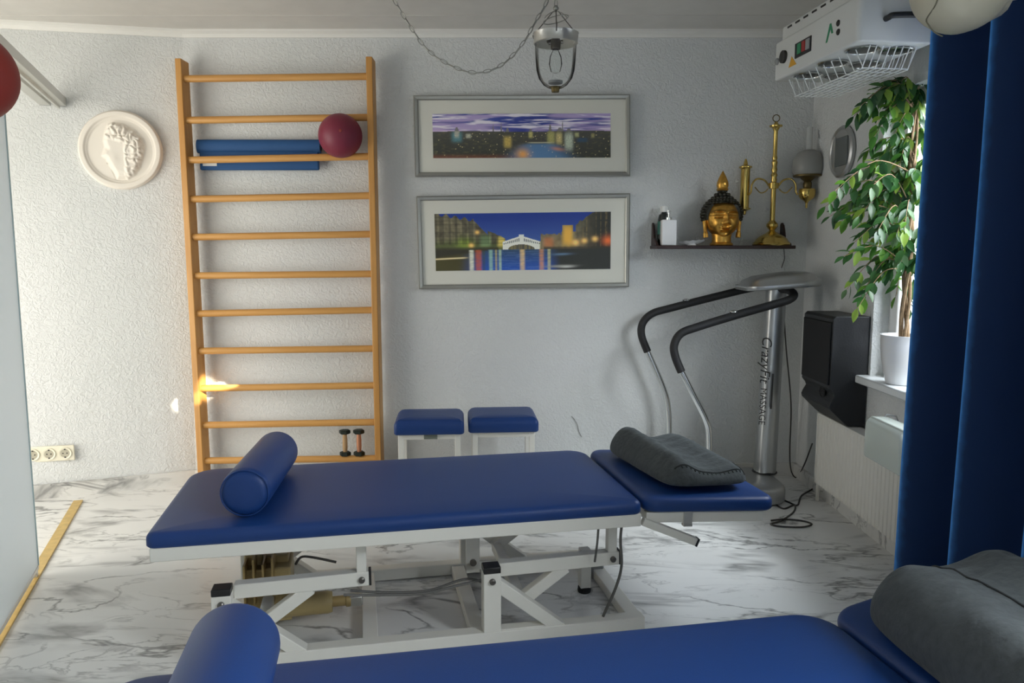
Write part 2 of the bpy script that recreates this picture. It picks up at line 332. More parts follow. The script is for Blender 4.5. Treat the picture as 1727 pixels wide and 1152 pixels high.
for (y0, y1, z0, z1) in ((-1, 1.2, 0, CZ), (3.3, 4.0, 0, CZ), (1.2, 3.3, 2.1, CZ)): mb.box((XL - .06, (y0 + y1) / 2, (z0 + z1) / 2), (.12, y1 - y0, z1 - z0))
struct(mb.build('wall_side', M['plaster'], smooth=False))
# ------------------------------------------------------------------ treatment tables
TA = math.radians(11.4)
def pad_mb(L, W, z0, z1, radii, er=.022, crown=.006, n=8):
    # radii for corners: near-left, near-right, far-right, far-left
    def outline(ins):
        out = []
        cs = [((radii[0]), (radii[0]), PI, radii[0]), ((L - radii[1]), (radii[1]), 1.5 * PI, radii[1]), ((L - radii[2]), (W - radii[2]), 0, radii[2]), ((radii[3]), (W - radii[3]), .5 * PI, radii[3])]
        for cx, cy, a0, r in cs:
            for k in range(n + 1):
                a = a0 + .5 * PI * k / n; rr = max(r - ins, .001); out.append((cx + rr * math.cos(a) + (0 if r > ins else 0), cy + rr * math.sin(a)))
        return out
    lv = [(.006, z0), (0, z0 + .006)]
    for k in range(0, 6): a = .5 * PI * k / 5; lv.append((er * (1 - math.cos(a)), z1 - er + er * math.sin(a)))
    mb = MB(); rings = [[(x, y, z) for x, y in outline(min(i, min(radii) - .001))] for i, z in lv]
    top = rings[-1]
    for s_, dz in ((.93, .5), (.7, .85), (.35, .98)):
        rings.append([(L / 2 + (x - L / 2) * s_, W / 2 + (y - W / 2) * s_, z1 + crown * dz) for x, y, z in top])
    m = len(top)
    vs = [p for r in rings for p in r]; fs = []
    for i in range(len(rings) - 1):
        for k in range(m): k2 = (k + 1) % m; fs.append((i * m + k, i * m + k2, (i + 1) * m + k2, (i + 1) * m + k))
    fs.append(tuple(reversed(range(m)))); c = len(vs); vs.append((L / 2, W / 2, z1 + crown)); b = (len(rings) - 1) * m
    for k in range(m): fs.append((b + k, b + (k + 1) % m, c))
    return mb.add(vs, fs)
LT, WT = 1.506, .68
def make_table(label, loc, rz, head_tilt):
    t = thing('treatment_table', label, 'treatment table', loc, rz, 'blue treatment tables')
    S = M['steel']
    pad_mb(LT, WT, .430, .476, (.03, .03, .085, .10)).build('mattress_pad', M['vinyl'], t, ang=50)
    f = MB()   # frame under the pad
    for v in (.022, WT - .03): f.bar((.012, v, .410), (LT - .004, v, .410), .034, .042)
    for u in (.03, .6, 1.0, LT - .02): f.bar((u, .03, .410), (u, WT - .04, .410), .034, .036)
    f.build('top_frame', S, t, bevel=.003)
    h = bpy.data.objects.new('head_section', None)
    hp = pad_mb(.472, WT - .02, 0, .046, (.045, .05, .06, .06)).build('head_section', M['vinyl'], t, ang=50)
    hp.location = (LT + .012, .01, .432); hp.rotation_euler = (0, head_tilt, 0)
    hf = MB()
    for v in (.03, WT - .06): hf.bar((.01, v, -.022), (.43, v, -.022), .03, .036)
    for u in (.03, .41): hf.bar((u, .03, -.022), (u, WT - .06, -.022), .03, .032)
    hf.build('head_frame', S, hp, bevel=.003)
    k = MB(); k.box((.155, .012, -.022), (.03, .008, .044)); k.box((.155, .015, -.047), (.03, .02, .008)); k.build('clamp', M['alu'], hp)
    lv = MB(); lv.bar((1.515, .03, .398), (1.70, .02, .318), .026, .026); lv.build('release_lever', S, t, bevel=.003)
    lc = MB(); lc.bar((1.700, .02, .318), (1.706, .0197, .3154), .027, .027); lc.build('end_cap', M['black'], t)
    # base
    b = MB()
    for v in (.085, .655): b.bar((.16, v, .025), (1.545, v, .025), .05, .045)
    b.build('base_rail', S, t, bevel=.003)
    for u in (.18, .63, .98, 1.52):
        cb = MB(); cb.bar((u, .11, .022), (u, .63, .022), .05, .036); cb.build('cross_bar', S, t, bevel=.003)
    for v in (.085, .655):
        sg = -1 if v < .3 else 1
        for u0 in (.19, 1.02):
            p = MB(); p.bar((u0, v, .045), (u0, v, .245), .05, .058, up=(1, 0, 0))
            p.bar((u0 + .015, v, .205), (u0 + .235, v, .030), .045, .04)
            if u0 > .5: p.bar((u0, v, .045), (u0 + .2, v, .045), .04, .012)
            p.build('pivot_post', S, t, bevel=.003)
            MB().box((u0, v, .256), (.056, .052, .022)).build('post_cap', M['black'], t, bevel=.003)
            MB().lathe([(.010, 0), (.010, .008), (.006, .011)], (u0, v + sg * .025, .220), 14, rot('X', PI / 2 * (1 if sg < 0 else -1))).build('bolt', M['bolt'], t)
            va = v + (-.01 if sg < 0 else .01) * 0 + (.04 if sg < 0 else -.04)
            e = .425 if u0 < .5 else .43
            a = MB(); a.bar((u0 + .03, va, .236), (u0 + e + .015, va - 0, .244), .04, .046)
            a.bar((u0 + .26, va, .225), (u0 + .10, va, .112), .036, .04)
            a.build('lift_arm', S, t, bevel=.003)
            MB().box((u0 + e + .018, va, .2445), (.008, .041, .047)).build('arm_cap', M['black'], t, bevel=.002)
            MB().lathe([(.010, 0), (.010, .008), (.006, .011)], (u0 + e - .008, va + sg * .02, .243), 14, rot('X', PI / 2 * (1 if sg < 0 else -1))).build('bolt', M['bolt'], t)
            q = MB(); q.bar((u0 + e - .008, va + .0, .255), (u0 + e - .008, va, .392), .032, .032, up=(1, 0, 0)); q.build('hanger_post', S, t, bevel=.003)
    for u0 in (.30, 1.13):
        MB().bar((u0, .13, .118), (u0, .61, .118), .035, .035).build('torsion_tube', S, t, bevel=.003)
    # motor and ram
    mo = MB(); mo.box((.295, .39, .12), (.15, .14, .19)); mo.box((.245, .41, .15), (.06, .10, .20)); mo.box((.31, .42, .19), (.10, .10, .10))
    mo.build('motor', M['beige'], t, bevel=.006)
    mh = MB()
    for i in range(4): mh.box((.225 + .03 * i, .36, .165 + .02 * (i % 2)), (.006, .16, .16))
    mh.build('motor_fins', M['tan'], t)
    R90 = rot('Y', PI / 2)
    MB().lathe([(.036, 0), (.038, .01), (.038, .15), (.034, .165)], (.34, .33, .075), 24, R90).build('ram_cylinder', M['beige'], t)
    MB().lathe([(.018, 0), (.018, .05), (.022, .052), (.022, .068)], (.50, .33, .075), 20, R90).build('ram_rod', M['tan'], t)
    MB().box((.585, .33, .075), (.045, .035, .035)).build('rod_end', M['alu'], t, bevel=.004)
    cr = MB(); cr.box((1.0, .36, .19), (.05, .012, .13)); cr.box((1.02, .36, .15), (.09, .012, .03)); cr.build('crank_plate', S, t, bevel=.002)
    MB().lathe([(.012, 0), (.012, .01)], (1.0, .354, .166), 14, rot('X', PI / 2)).build('bolt', M['bolt'], t)
    # rear castor post and wheel
    MB().bar((1.43, .39, .02), (1.43, .39, .17), .04, .04, up=(1, 0, 0)).build('support_leg', S, t, bevel=.003)
    MB().lathe([(.024, 0), (.026, .006), (.024, .022)], (1.43, .39, 0.0), 16).build('rubber_foot', M['rubber'], t)
    MB().lathe([(.034, -.014), (.04, -.008), (.04, .008), (.034, .014)], (1.50, .50, .042), 20, rot('X', PI / 2)).build('castor_wheel', M['sgrey'], t)
    # cables
    c1 = MB(); c1.tube(spline([(.55, .10, .20), (.66, .11, .185), (.80, .11, .178), (.92, .11, .195), (1.0, .115, .205)]), .0045, 8)
    c1.tube(spline([(.57, .14, .195), (.68, .14, .178), (.82, .14, .172), (.95, .14, .20), (1.05, .16, .15)]), .0045, 8)
    c1.tube(spline([(.38, .4, .19), (.40, .40, .215), (.44, .39, .215), (.52, .38, .195)]), .0045, 8); c1.build('control_cable', M['cable'], t)
    c2 = MB(); c2.tube(spline([(1.455, .055, .395), (1.448, .05, .33), (1.455, .055, .24), (1.44, .065, .16), (1.405, .09, .05)]), .005, 8)
    c2.tube(spline([(1.375, .06, .392), (1.372, .06, .33), (1.37, .08, .25)]), .004, 8); c2.build('brake_cable', M['cable'], t)
    return t
T1 = (-1.051, 2.100); T2 = (-.654, .700); TA2 = math.radians(10.7)
t1 = make_table('blue treatment table on cream steel scissor base, standing whole in the middle of the room', (T1[0], T1[1], 0), TA, math.radians(3.2))
t2 = make_table('blue treatment table nearest the viewer, cut off by the bottom edge', (T2[0], T2[1], 0), TA2, math.radians(-13))
def TL(T, ang, u, v, z):
    return Vector((T[0] + u * math.cos(ang) - v * math.sin(ang), T[1] + u * math.sin(ang) + v * math.cos(ang), z))
def bolster(label, T, ang, u0, v0, u1, v1, z, r):
    a = TL(T, ang, u0, v0, z + r); b = TL(T, ang, u1, v1, z + r); d = b - a; L = d.length
    o = thing('bolster', label, 'bolster', (a.x, a.y, z), 0, 'blue bolsters')
    R = d.to_track_quat('Z', 'Y').to_matrix()
    e = .03; prof = [(.001, .0), (r - e - .015, .002)] + [(r - e + e * math.sin(.5 * PI * k / 5), e * (1 - math.cos(.5 * PI * k / 5)) + .004) for k in range(6)]
    prof = prof + [(p[0], L - p[1]) for p in reversed(prof)]
    MB().lathe(prof, (0, 0, r), 40, R).build('cover', M['vinyl'], o)
    MB().tube([Vector((0, 0, r)) + R @ Vector((math.cos(t) * (r - .004), math.sin(t) * (r - .004), .012)) for t in [2 * PI * k / 36 for k in range(36)]], .0022, 6, closed=True).build('piping', M['vinyl'], o)
    return o
bolster('blue cylindrical bolster lying whole across the middle table', T1, TA, .268, .06, .318, .585, .484, .074)
bolster('blue cylindrical bolster on the near table, its near end cut off', T2, TA2, .262, .08, .262, .61, .484, .080)
# contour pillows
def pillow(label, loc, rz, W, L, hfn, tilt, seed, hema):
    o = thing('contour_pillow', label, 'pillow', loc, rz, 'charcoal contour pillows'); o.rotation_euler = (0, tilt, rz)
    def edge(s, t): return ((1 - abs(s) ** 5) * (1 - abs(t) ** 7)) ** .42
    def sh(a, b):
        s = 2 * a - 1; t = 2 * b - 1
        s = math.copysign(1 - (1 - abs(s)) ** 1.6, s); t = math.copysign(1 - (1 - abs(t)) ** 1.6, t); return s, t
    def foot(s, t): # rounded footprint
        k = 1 - .10 * (abs(s) ** 4) * (abs(t) ** 4); return s * W / 2 * k, t * L / 2 * k
    def top(a, b):
        s, t = sh(a, b); x, y = foot(s, t); h = hfn(s, t); n = noise.noise(Vector((x * 9 + seed, y * 6, 0)))
        wr = .006 * noise.noise(Vector((x * 14 + seed, y * 30, 3))) + .008 * n
        return (x, y, .022 + max(0, (h - .022 + wr)) * edge(s, t))
    def bot(a, b):
        s, t = sh(a, b); x, y = foot(s, t); return (x, y, .022 - .021 * edge(s, t))
    mb = MB(); mb.grid(top, 56, 56); mb.grid(bot, 56, 56); mb.build('cover', M['grey'], o, ang=80)
    # gathered seam near the end
    sm = MB(); pts = []
    for k in range(33):
        s = -0.80 + 1.6 * k / 32; a = .5 + .5 * math.copysign(1 - (1 - abs(s)) ** (1 / 1.6), s); tt = -.90; b = .5 + .5 * math.copysign(1 - (1 - abs(tt)) ** (1 / 1.6), tt)
        p = Vector(top(a, b)); pts.append(p + Vector((0, .0015 * (k % 2), .0012)))
    sm.tube(pts, .0028, 6)
    for k in range(3, 32, 2):
        sm.tube([pts[k] + Vector((0, .0, 0)), pts[k] + Vector((0, -.012, -.006))], .0022, 5)
    sm.build('gathered_seam', M['seam'], o)
    hm = MB(); hp_ = []
    for k in range(41):
        b = .06 + .88 * k / 40; hp_.append(Vector(top(hema + .02 * math.sin(b * 5), b)) + Vector((0, 0, .0008)))
    hm.tube(hp_, .0024, 6); hm.build('hem_fold', M['seam'], o)
    return o
def h1(s, t):   # high roll on the left, dip, low roll on the right
    return .062 + .050 * math.exp(-((s + .62) / .34) ** 2) + .022 * math.exp(-((s - .68) / .34) ** 2) + .012 * t
pc = TL(T1, TA, 1.745, .320, .480); 
pillow('charcoal contour pillow with gathered seam on the middle table', pc, TA + .10, .33, .53, h1, math.radians(3), 1., .86)
def h2(s, t): return .100 + .034 * math.exp(-((s + .45) / .38) ** 2) + .018 * math.exp(-((s - .65) / .4) ** 2)
pc2 = TL(T2, TA2, 1.69, .30, .528)
pillow('charcoal contour pillow on the near table, cut off at lower right', pc2, TA2 - .06, .36, .56, h2, math.radians(-13), 5., .50)
# ------------------------------------------------------------------ wall bars and what hangs on them
lad = thing('wall_bars', 'honey pine gymnastic wall bars with eleven rungs standing against back wall', 'wall bars', (-1.2, 4.0, 0))
def LP(x, y, off): p = WP(x, y, off); return p
def child_at(o, v): return v - o.location
for (xt, yt, xb, yb) in ((299.5, 98, 337.5, 785), (622, 95, 637.5, 770)):
    top = LP(xt, yt, .135); bot0 = LP(xb, yb, .135); d = (top - bot0); d /= d.z; bot = bot0 - d * bot0.z
    bot.y = wallY(bot.x, 0) - .135
    a = bot + Vector((0, .05, 0)); b = top + Vector((0, .05, 0)); p = MB()
    hx, hy = .0165, .05
    p.add([child_at(lad, v + Vector((sx * hx, sy * hy, 0))) for v in (a, b) for sx, sy in ((-1, -1), (1, -1), (1, 1), (-1, 1))], [(3, 2, 1, 0), (4, 5, 6, 7)] + [(i, (i + 1) % 4, 4 + (i + 1) % 4, 4 + i) for i in range(4)])
    p.build('side_post', M['pine'], lad, bevel=.004)
ly = [133, 203, 270, 336, 400, 465, 529, 592, 655, 717, 777]; ry = [129, 198, 264, 330, 395, 462, 523, 588, 650, 712, 773]
RUNG = []
for i in range(11):
    xl = 309 + (347 - 309) * (ly[i] - 133) / 644; xr = 616 + (633 - 616) * (ry[i] - 129) / 644
    a = LP(xl, ly[i], .10); b = LP(xr, ry[i], .10); d = (b - a).normalized(); RUNG.append((a, b))
    a2 = a - d * .012; b2 = b + d * .012
    MB().tube([child_at(lad, a2), child_at(lad, lerp(a2, b2, .5)), child_at(lad, b2)], .0185, 14).build('rung', M['pine_x'], lad)
# red ball wedged between rungs two and three
r2, r3 = RUNG[1], RUNG[2]
bc = WP(574, 229, .135); o = thing('exercise_ball', 'burgundy soft ball wedged between two upper rungs of the wall bars', 'ball', bc)
MB().sphere((0, 0, 0), .1135, 40, 24).build('ball_skin', M['redball'], o)
MB().lathe([(.008, 0), (.008, .002), (.004, .003)], (.025, -.1100, .01), 12, rot('X', PI / 2)).build('valve_plug', M['redball2'], o)
# rolled mat behind rung three
ma = WP(333, 249, .045); mbb = WP(541, 245, .045); o = thing('exercise_mat', 'blue folded exercise mat tucked behind the third rung of the wall bars', 'exercise mat', (ma + mbb) / 2)
dx = (mbb - ma).length / 2
prof = []
for k in range(90):
    a = .35 * PI + 2 * PI * 2.6 * k / 89; r = .030 * (1 - .62 * k / 89); prof.append((r * math.cos(a) * .75, r * math.sin(a)))
outl = [(p[0], p[1]) for p in prof]
m1 = MB(); ring = [(math.cos(2 * PI * k / 30) * .024, math.sin(2 * PI * k / 30) * .036) for k in range(30)]
m1.prism(ring, lambda p: Vector((-dx, p[0], p[1])), lambda p: Vector((dx, p[0], p[1]))); m1.build('rolled_edge', M['mat_blue'], o)
m2 = MB(); m2.tube([Vector((dx + .001, p[0], p[1])) for p in [(q[0] * .9, q[1] * 1.05) for q in prof]], .0022, 5); m2.build('roll_end', M['black'], o)
m3 = MB(); m3.box((.0, .0, -.075), (dx * 1.94, .024, .10)); m3.build('hanging_flap', M['mat_blue'], o, bevel=.008)
MB().box((-dx * .80, -.0135, -.089), (.075, .002, .03)).build('label', M['label'], o)
# two dumbbells on the lowest rung
rb = RUNG[10]
def dumbbell(x, hm, label):
    p = WP(x, 770, .10); zz = rb[0].z + (rb[1].z - rb[0].z) * (p.x - rb[0].x) / (rb[1].x - rb[0].x) + .0175
    o = thing('dumbbell', label, 'dumbbell', (p.x, p.y, zz), 0, 'dumbbells on the wall bars')
    for z0 in (0, .122):
        MB().lathe([(.026, 0), (.031, .004), (.031, .018), (.026, .022)], (0, 0, z0), 6).build('end_weight', M['dumb'], o, ang=25)
    MB().lathe([(.011, .02), (.0135, .05), (.0135, .09), (.011, .124)], (0, 0, 0), 18).build('grip', hm, o)
    return o
dumbbell(582.5, M['pinewood'], 'small upright dumbbell with pale tan grip on the lowest rung')
dumbbell(606, M['copper'], 'small upright dumbbell with coppery pink grip on the lowest rung, beside post')
# ------------------------------------------------------------------ stools
def stool(label, xl, xr, yb, plate):
    z1, z0 = .45, .378
    fl = PZ(xl, yb, z0); fr = PZ(xr, yb - 2, z0); W = (fr - fl).length; D = .30
    o = thing('stool', label, 'stool', (fl.x, fl.y, 0), math.atan2(fr.y - fl.y, fr.x - fl.x), 'blue padded stools')
    pad_mb(W, D, z0, z1, (.02, .02, .035, .035), er=.03, crown=.008).build('seat', M['vinyl'], o, ang=50)
    f = MB()
    for v in (.035, D - .035): f.bar((.02, v, z0 - .014), (W - .02, v, z0 - .014), .026, .028)
    for u in (.033, W - .033): f.bar((u, .035, z0 - .014), (u, D - .035, z0 - .014), .026, .028)
    f.build('seat_frame', M['steel'], o, bevel=.003)
    for u in (.033, W - .033):
        for v in (.035, D - .035):
            MB().bar((u, v, .012), (u, v, z0 - .002), .028, .028, up=(1, 0, 0)).build('leg', M['steel'], o, bevel=.003)
            MB().box((u, v, .007), (.031, .031, .014)).build('foot_cap', M['black'], o)
    if plate: MB().box((W * .52, .0195, z0 - .014), (.066, .003, .022)).build('maker_plate', M['plate'], o)
    return o
stool('blue padded stool with small grey plate under the seat, beside wall bars', 664, 783, 735, True)
stool('blue padded stool without plate, second from the wall bars', 790, 909, 731, False)
# ------------------------------------------------------------------ framed panoramas
def fbm(x, y, o=4, s=0):
    v = 0; a = .5
    for k in range(o): v += a * noise.noise(Vector((x, y, s + k * 3.1))); x *= 2; y *= 2; a *= .5
    return v
def mixc(a, b, t): t = clamp(t); return tuple(p + (q - p) * t for p, q in zip(a, b))
def hsh(i, s=0): v = math.sin(i * 127.1 + s * 311.7) * 43758.5453; return v - math.floor(v)
def lin(c): return tuple(((k / 255) / 12.92 if k < 10 else (((k / 255) + .055) / 1.055) ** 2.4) for k in c)
def paint_city(u, v):    # v=0 bottom
    hz = .60 + .03 * math.sin(u * 9) * .3
    if v > hz:
        n = fbm(u * 5, v * 16, 4, 2); n2 = fbm(u * 3 + 4, v * 9, 3, 8)
        c = mixc(lin((38, 50, 120)), lin((60, 75, 150)), n + .4)
        edge = abs(u - .5) * 2
        c = mixc(c, lin((150, 135, 175)), sstep(-.10, .16, n2 + edge * .22 - .08))
        c = mixc(c, lin((200, 195, 205)), sstep(.03, .22, n + edge * .10 - .02 + .1 * math.exp(-((u - .56) / .1) ** 2 - ((v - .8) / .12) ** 2)))
        c = mixc(c, lin((190, 165, 190)), .5 * sstep(hz + .12, hz, v) * edge)
        for (x, w, h) in ((.135, .014, .09), (.34, .004, .16), (.385, .004, .20), (.42, .010, .09), (.55, .010, .07), (.66, .010, .16), (.73, .004, .22), (.715, .02, .08), (.765, .016, .06)):
            if abs(u - x) < w * (1 - .7 * (v - hz) / h) and v < hz + h: c = mixc(lin((60, 62, 90)), lin((150, 145, 130)), .4)
        return c
    d = (hz - v) / hz
    c = mixc(lin((66, 66, 60)), lin((46, 48, 42)), d)
    n = fbm(u * 40, v * 26, 3, 5); c = mixc(c, lin((95, 90, 60)), sstep(.05, .35, n) * .55)
    for (x, y, w, h, cc) in ((.135, .48, .03, .12, (80, 130, 140)), (.135, .56, .014, .10, (170, 165, 150)), (.20, .5, .015, .05, (180, 180, 160)), (.42, .36, .022, .13, (190, 165, 85)), (.55, .53, .012, .08, (190, 180, 110)), (.665, .46, .022, .16, (170, 165, 100)), (.71, .44, .018, .14, (195, 180, 120)), (.765, .37, .024, .2, (185, 195, 175)), (.81, .52, .012, .05, (170, 170, 120)), (.84, .40, .03, .05, (40, 70, 100)), (.9, .5, .01, .05, (150, 140, 90))):
        g = math.exp(-((u - x) / w) ** 4 - ((v - y) / h) ** 4); c = mixc(c, lin(cc), g * (.75 + .6 * fbm(u * 120, v * 40, 2)))
    riv = math.exp(-(((u - .60) / (.10 + .25 * (.30 - v) if v < .3 else .09)) ** 4)) * sstep(.36, .28, v)
    c = mixc(c, lin((80, 118, 158)), riv * .9)
    c = mixc(c, lin((190, 185, 150)), .8 * math.exp(-((v - .345 - .3 * (u - .58) ** 2) / .012) ** 2) * sstep(.52, .56, u) * sstep(.70, .64, u))
    c = mixc(c, lin((215, 155, 75)), .9 * math.exp(-((u - .505) / .035) ** 2 - ((v - .08) / .12) ** 2))
    c = mixc(c, lin((205, 130, 80)), .6 * math.exp(-((u - .70) / .035) ** 2 - ((v - .20 - .6 * (.7 - u)) / .04) ** 2))
    c = mixc(c, lin((150, 75, 45)), .35 * sstep(.12, .0, v) * sstep(.6, .3, u))
    i = int(u * 190); j = int(v * 50)
    if hsh(i, j) > .985: c = mixc(c, lin((225, 205, 150)), .2 + .5 * hsh(j, i))
    return c
def paint_canal(u, v):
    hz = .36
    c = mixc(lin((58, 88, 150)), lin((18, 48, 125)), (v - hz) / .55)
    def skyline(x):
        if x < .22: return lerp(1.0, .88, x / .22) + .03 * math.sin(x * 120)
        if x < .30: return lerp(.88, .62, (x - .22) / .08)
        if x < .40: return lerp(.70, .56, (x - .3) / .1) + .02 * (hsh(int(x * 90)) - .5)
        if x < .60: return .50
        if x < .72: return .62 + .05 * (hsh(int(x * 70)) - .5)
        if x < .80: return .66 + .12 * (abs(x - .755) < .03)
        return lerp(.78, 1.05, (x - .8) / .12) + .05 * (hsh(int(x * 60)) - .5)
    if v >= hz:
        if v < skyline(u):
            L = u < .5
            c = mixc(lin((74, 70, 54)), lin((130, 122, 96)), fbm(u * 30, v * 10, 2) + .4)
            if u < .40:
                c = mixc(c, lin((70, 82, 34)), sstep(.62, .42, v) * .75)
                c = mixc(c, lin((120, 140, 50)), math.exp(-((u - .17) / .045) ** 2 - ((v - .48) / .10) ** 2) * .9)
                c = mixc(c, lin((125, 155, 105)), math.exp(-((u - .285) / .03) ** 4 - ((v - .52) / .10) ** 4) * .9)
                c = mixc(c, lin((205, 185, 90)), math.exp(-((u - .375) / .022) ** 4 - ((v - .50) / .09) ** 4) * .9)
                if hsh(int(u * 78), 3) > .5: c = mixc(c, lin((35, 33, 26)), .45 * sstep(.42, .5, v))
                if (v * 15) % 1 < .2: c = mixc(c, lin((32, 30, 24)), .35)
            elif u < .6: c = mixc(lin((120, 125, 120)), lin((160, 150, 110)), hsh(int(u * 80)))
            else:
                c = mixc(c, lin((150, 120, 70)), .55 * sstep(.75, .45, v) * hsh(int(u * 60), 2))
                c = mixc(c, lin((215, 165, 62)), math.exp(-((u - .755) / .030) ** 4 - ((v - .60) / .19) ** 4) * .9)
                c = mixc(c, lin((190, 110, 60)), math.exp(-((u - .645) / .03) ** 4 - ((v - .48) / .09) ** 4) * .6)
                if u > .80:
                    c = mixc(c, lin((34, 34, 28)), .75 * sstep(.78, .95, u) + .25)
                    if hsh(int(u * 150), 7) > .72: c = mixc(c, lin((140, 120, 70)), .35 * hsh(int(v * 30), int(u * 150)))
            for (x, y, s_) in ((.24, .67, .012), (.205, .44, .014), (.80, .47, .02), (.85, .50, .016), (.91, .53, .016), (.985, .5, .03)):
                g = math.exp(-((u - x) / s_) ** 2 - ((v - y) / (s_ * 2.6)) ** 2); c = mixc(c, lin((250, 195, 110)) if x < .98 else lin((215, 100, 40)), g * .9)
        # the white stone bridge
        bx = (u - .49) / .105
        if abs(bx) < 1:
            top = .50 + .10 * (1 - abs(bx)); arch = .365 + .085 * math.sqrt(max(0, 1 - (bx / .72) ** 2)) if abs(bx) < .72 else .36
            if arch < v < top:
                c = lin((205, 205, 195))
                if .45 + .06 * (1 - abs(bx)) < v < top - .03 and (u * 95) % 1 < .5 and abs(bx) > .10: c = lin((70, 80, 75))
            elif v <= arch: c = mixc(lin((120, 110, 70)), lin((60, 60, 60)), hsh(int(u * 160)))
            if abs(bx) < .14 and v < .62 and v >= top: c = lin((200, 205, 200))
        c = mixc(c, lin((42, 40, 30)), sstep(.42, .38, v) * (1 if u < .36 or u > .62 else 0) * .8)
        return c
    d = (hz - v) / hz
    c = mixc(lin((40, 66, 90)), lin((26, 74, 160)), d)
    c = mixc(c, lin((64, 60, 28)), sstep(.30, .12, u)); c = mixc(c, lin((36, 38, 34)), sstep(.62, .72, u))
    if u < .3: c = mixc(c, lin((45, 42, 30)), sstep(.20 + u * .4, .26 + u * .4, v)); c = mixc(c, lin((215, 195, 150)), math.exp(-((v - .205 - u * .12) / .012) ** 2) * sstep(.20, .15, u))
    for (x, w_, cc, k) in ((.205, .013, (225, 225, 205), .9), (.245, .018, (185, 85, 40), .9), (.275, .008, (60, 70, 40), .6), (.315, .011, (150, 190, 165), .9), (.345, .006, (190, 170, 80), .8), (.368, .008, (180, 205, 165), .8), (.495, .014, (225, 190, 120), .9), (.605, .013, (205, 140, 80), .85), (.648, .009, (195, 190, 125), .85)):
        c = mixc(c, lin(cc), k * math.exp(-((u - x) / w_) ** 4) * (.7 + .5 * fbm(u * 20, v * 30, 2)))
    for (x, y, w_, cc) in ((.72, .27, .05, (90, 120, 150)), (.70, .06, .08, (150, 150, 140)), (.75, .05, .04, (190, 190, 185))):
        c = mixc(c, lin(cc), .8 * math.exp(-((u - x) / w_) ** 2 - ((v - y - .08 * (u - x)) / .02) ** 2))
    return mixc(c, lin((120, 150, 200)), .15 * (1 if fbm(u * 10, v * 60, 2, 4) > .1 else 0) * (u > .3 and u < .65))
def picture(label, corners, inner, outer_mat, fn, nu, nv):
    c = [WP(x, y, .035) for x, y in corners]   # tl, tr, br, bl
    org = sum(c, Vector()) / 4; o = thing('framed_picture', label, 'picture', org)
    def Q(s, t, d=0): p = (c[3].lerp(c[2], s)).lerp(c[0].lerp(c[1], s), t) - org; return p + Vector((0, d, 0))
    W = (c[1] - c[0]).length; H = (c[0] - c[3]).length; fw = .024
    a, b = fw / W, fw / H
    f = MB(); levels = [(0, .03), (0, .002), (.25, -.004), (.8, -.001), (1, .006), (1, .014)]
    vs = []; fs = []
    for (k, d) in levels:
        for (s, t) in ((k * a, k * b), (1 - k * a, k * b), (1 - k * a, 1 - k * b), (k * a, 1 - k * b)): vs.append(Q(s, t, d))
    for i in range(len(levels) - 1):
        for k in range(4): fs.append((i * 4 + k, i * 4 + (k + 1) % 4, i * 4 + 4 + (k + 1) % 4, i * 4 + 4 + k))
    f.add(vs, fs).build('frame', M['silver'], o, smooth=False)
    MB().grid(lambda u, v: Q(lerp(a * .8, 1 - a * .8, u), lerp(b * .8, 1 - b * .8, v), .012), 12, 12).build('mat_board', M['matb'], o, smooth=False)
    s0, s1, t0, t1 = inner
    g = MB(); g.grid(lambda u, v: Q(lerp(s0, s1, u), lerp(t0, t1, v), .010), nu, nv, lambda u, v: tuple(min(1, 1.6 * k) for k in fn(u, v))); g.build('panorama', M['print'], o, smooth=False)
    MB().grid(lambda u, v: Q(lerp(a * .9, 1 - a * .9, u), lerp(b * .9, 1 - b * .9, v), .007), 12, 12).build('glazing', M['pglass'], o, smooth=False)
    return o
def frac(v, a, b): return (v - a) / (b - a)
picture('silver framed city panorama under purple clouds, upper of the two wall pictures', [(697, 161), (1063, 159), (1063, 297), (700, 298)], (frac(729, 698, 1063), frac(1030, 698, 1063), frac(266, 298, 160), frac(191, 298, 160)), None, paint_city, 380, 100)
picture('silver framed night canal with white arched bridge, lower of the two wall pictures', [(702, 331), (1063, 326), (1061, 484), (707, 488)], (frac(733, 704, 1062), frac(1030, 704, 1062), frac(456, 487, 329), frac(359, 487, 329)), None, paint_canal, 380, 124)
# ------------------------------------------------------------------ plaster medallion on the left wall
cpx = (205, 254); cc = WP(*cpx, .006, True); ex = WP(271, 254, .006, True); RM = (PY(271, 254, cc.y) - cc).length * .99
nrm = Vector((wallLY(cc.x + .1, cc.z) - wallLY(cc.x - .1, cc.z), -.2, 0)).normalized()
o = thing('plaster_medallion', 'round white plaster relief of a curly haired head in profile on wall', 'wall relief', cc, math.atan2(nrm.y, nrm.x) + PI / 2)
poly = [(500, 250), (560, 222), (680, 238), (800, 318), (890, 420), (922, 540), (885, 690), (850, 800), (800, 872), (700, 950), (560, 945), (528, 850), (500, 800), (482, 760), (462, 722), (450, 690), (424, 668), (402, 645), (424, 590), (442, 528), (430, 460), (450, 380)]
poly = [((x - 630) / 490, -(y - 570) / 490) for x, y in poly]
def pdist(x, y):
    ins = False; d = 9
    for (x1, y1), (x2, y2) in zip(poly, poly[1:] + poly[:1]):
        if (y1 > y) != (y2 > y) and x < (x2 - x1) * (y - y1) / (y2 - y1) + x1: ins = not ins
        dx, dy = x2 - x1, y2 - y1; t = clamp(((x - x1) * dx + (y - y1) * dy) / (dx * dx + dy * dy)); d = min(d, math.hypot(x - x1 - t * dx, y - y1 - t * dy))
    return d if ins else -d
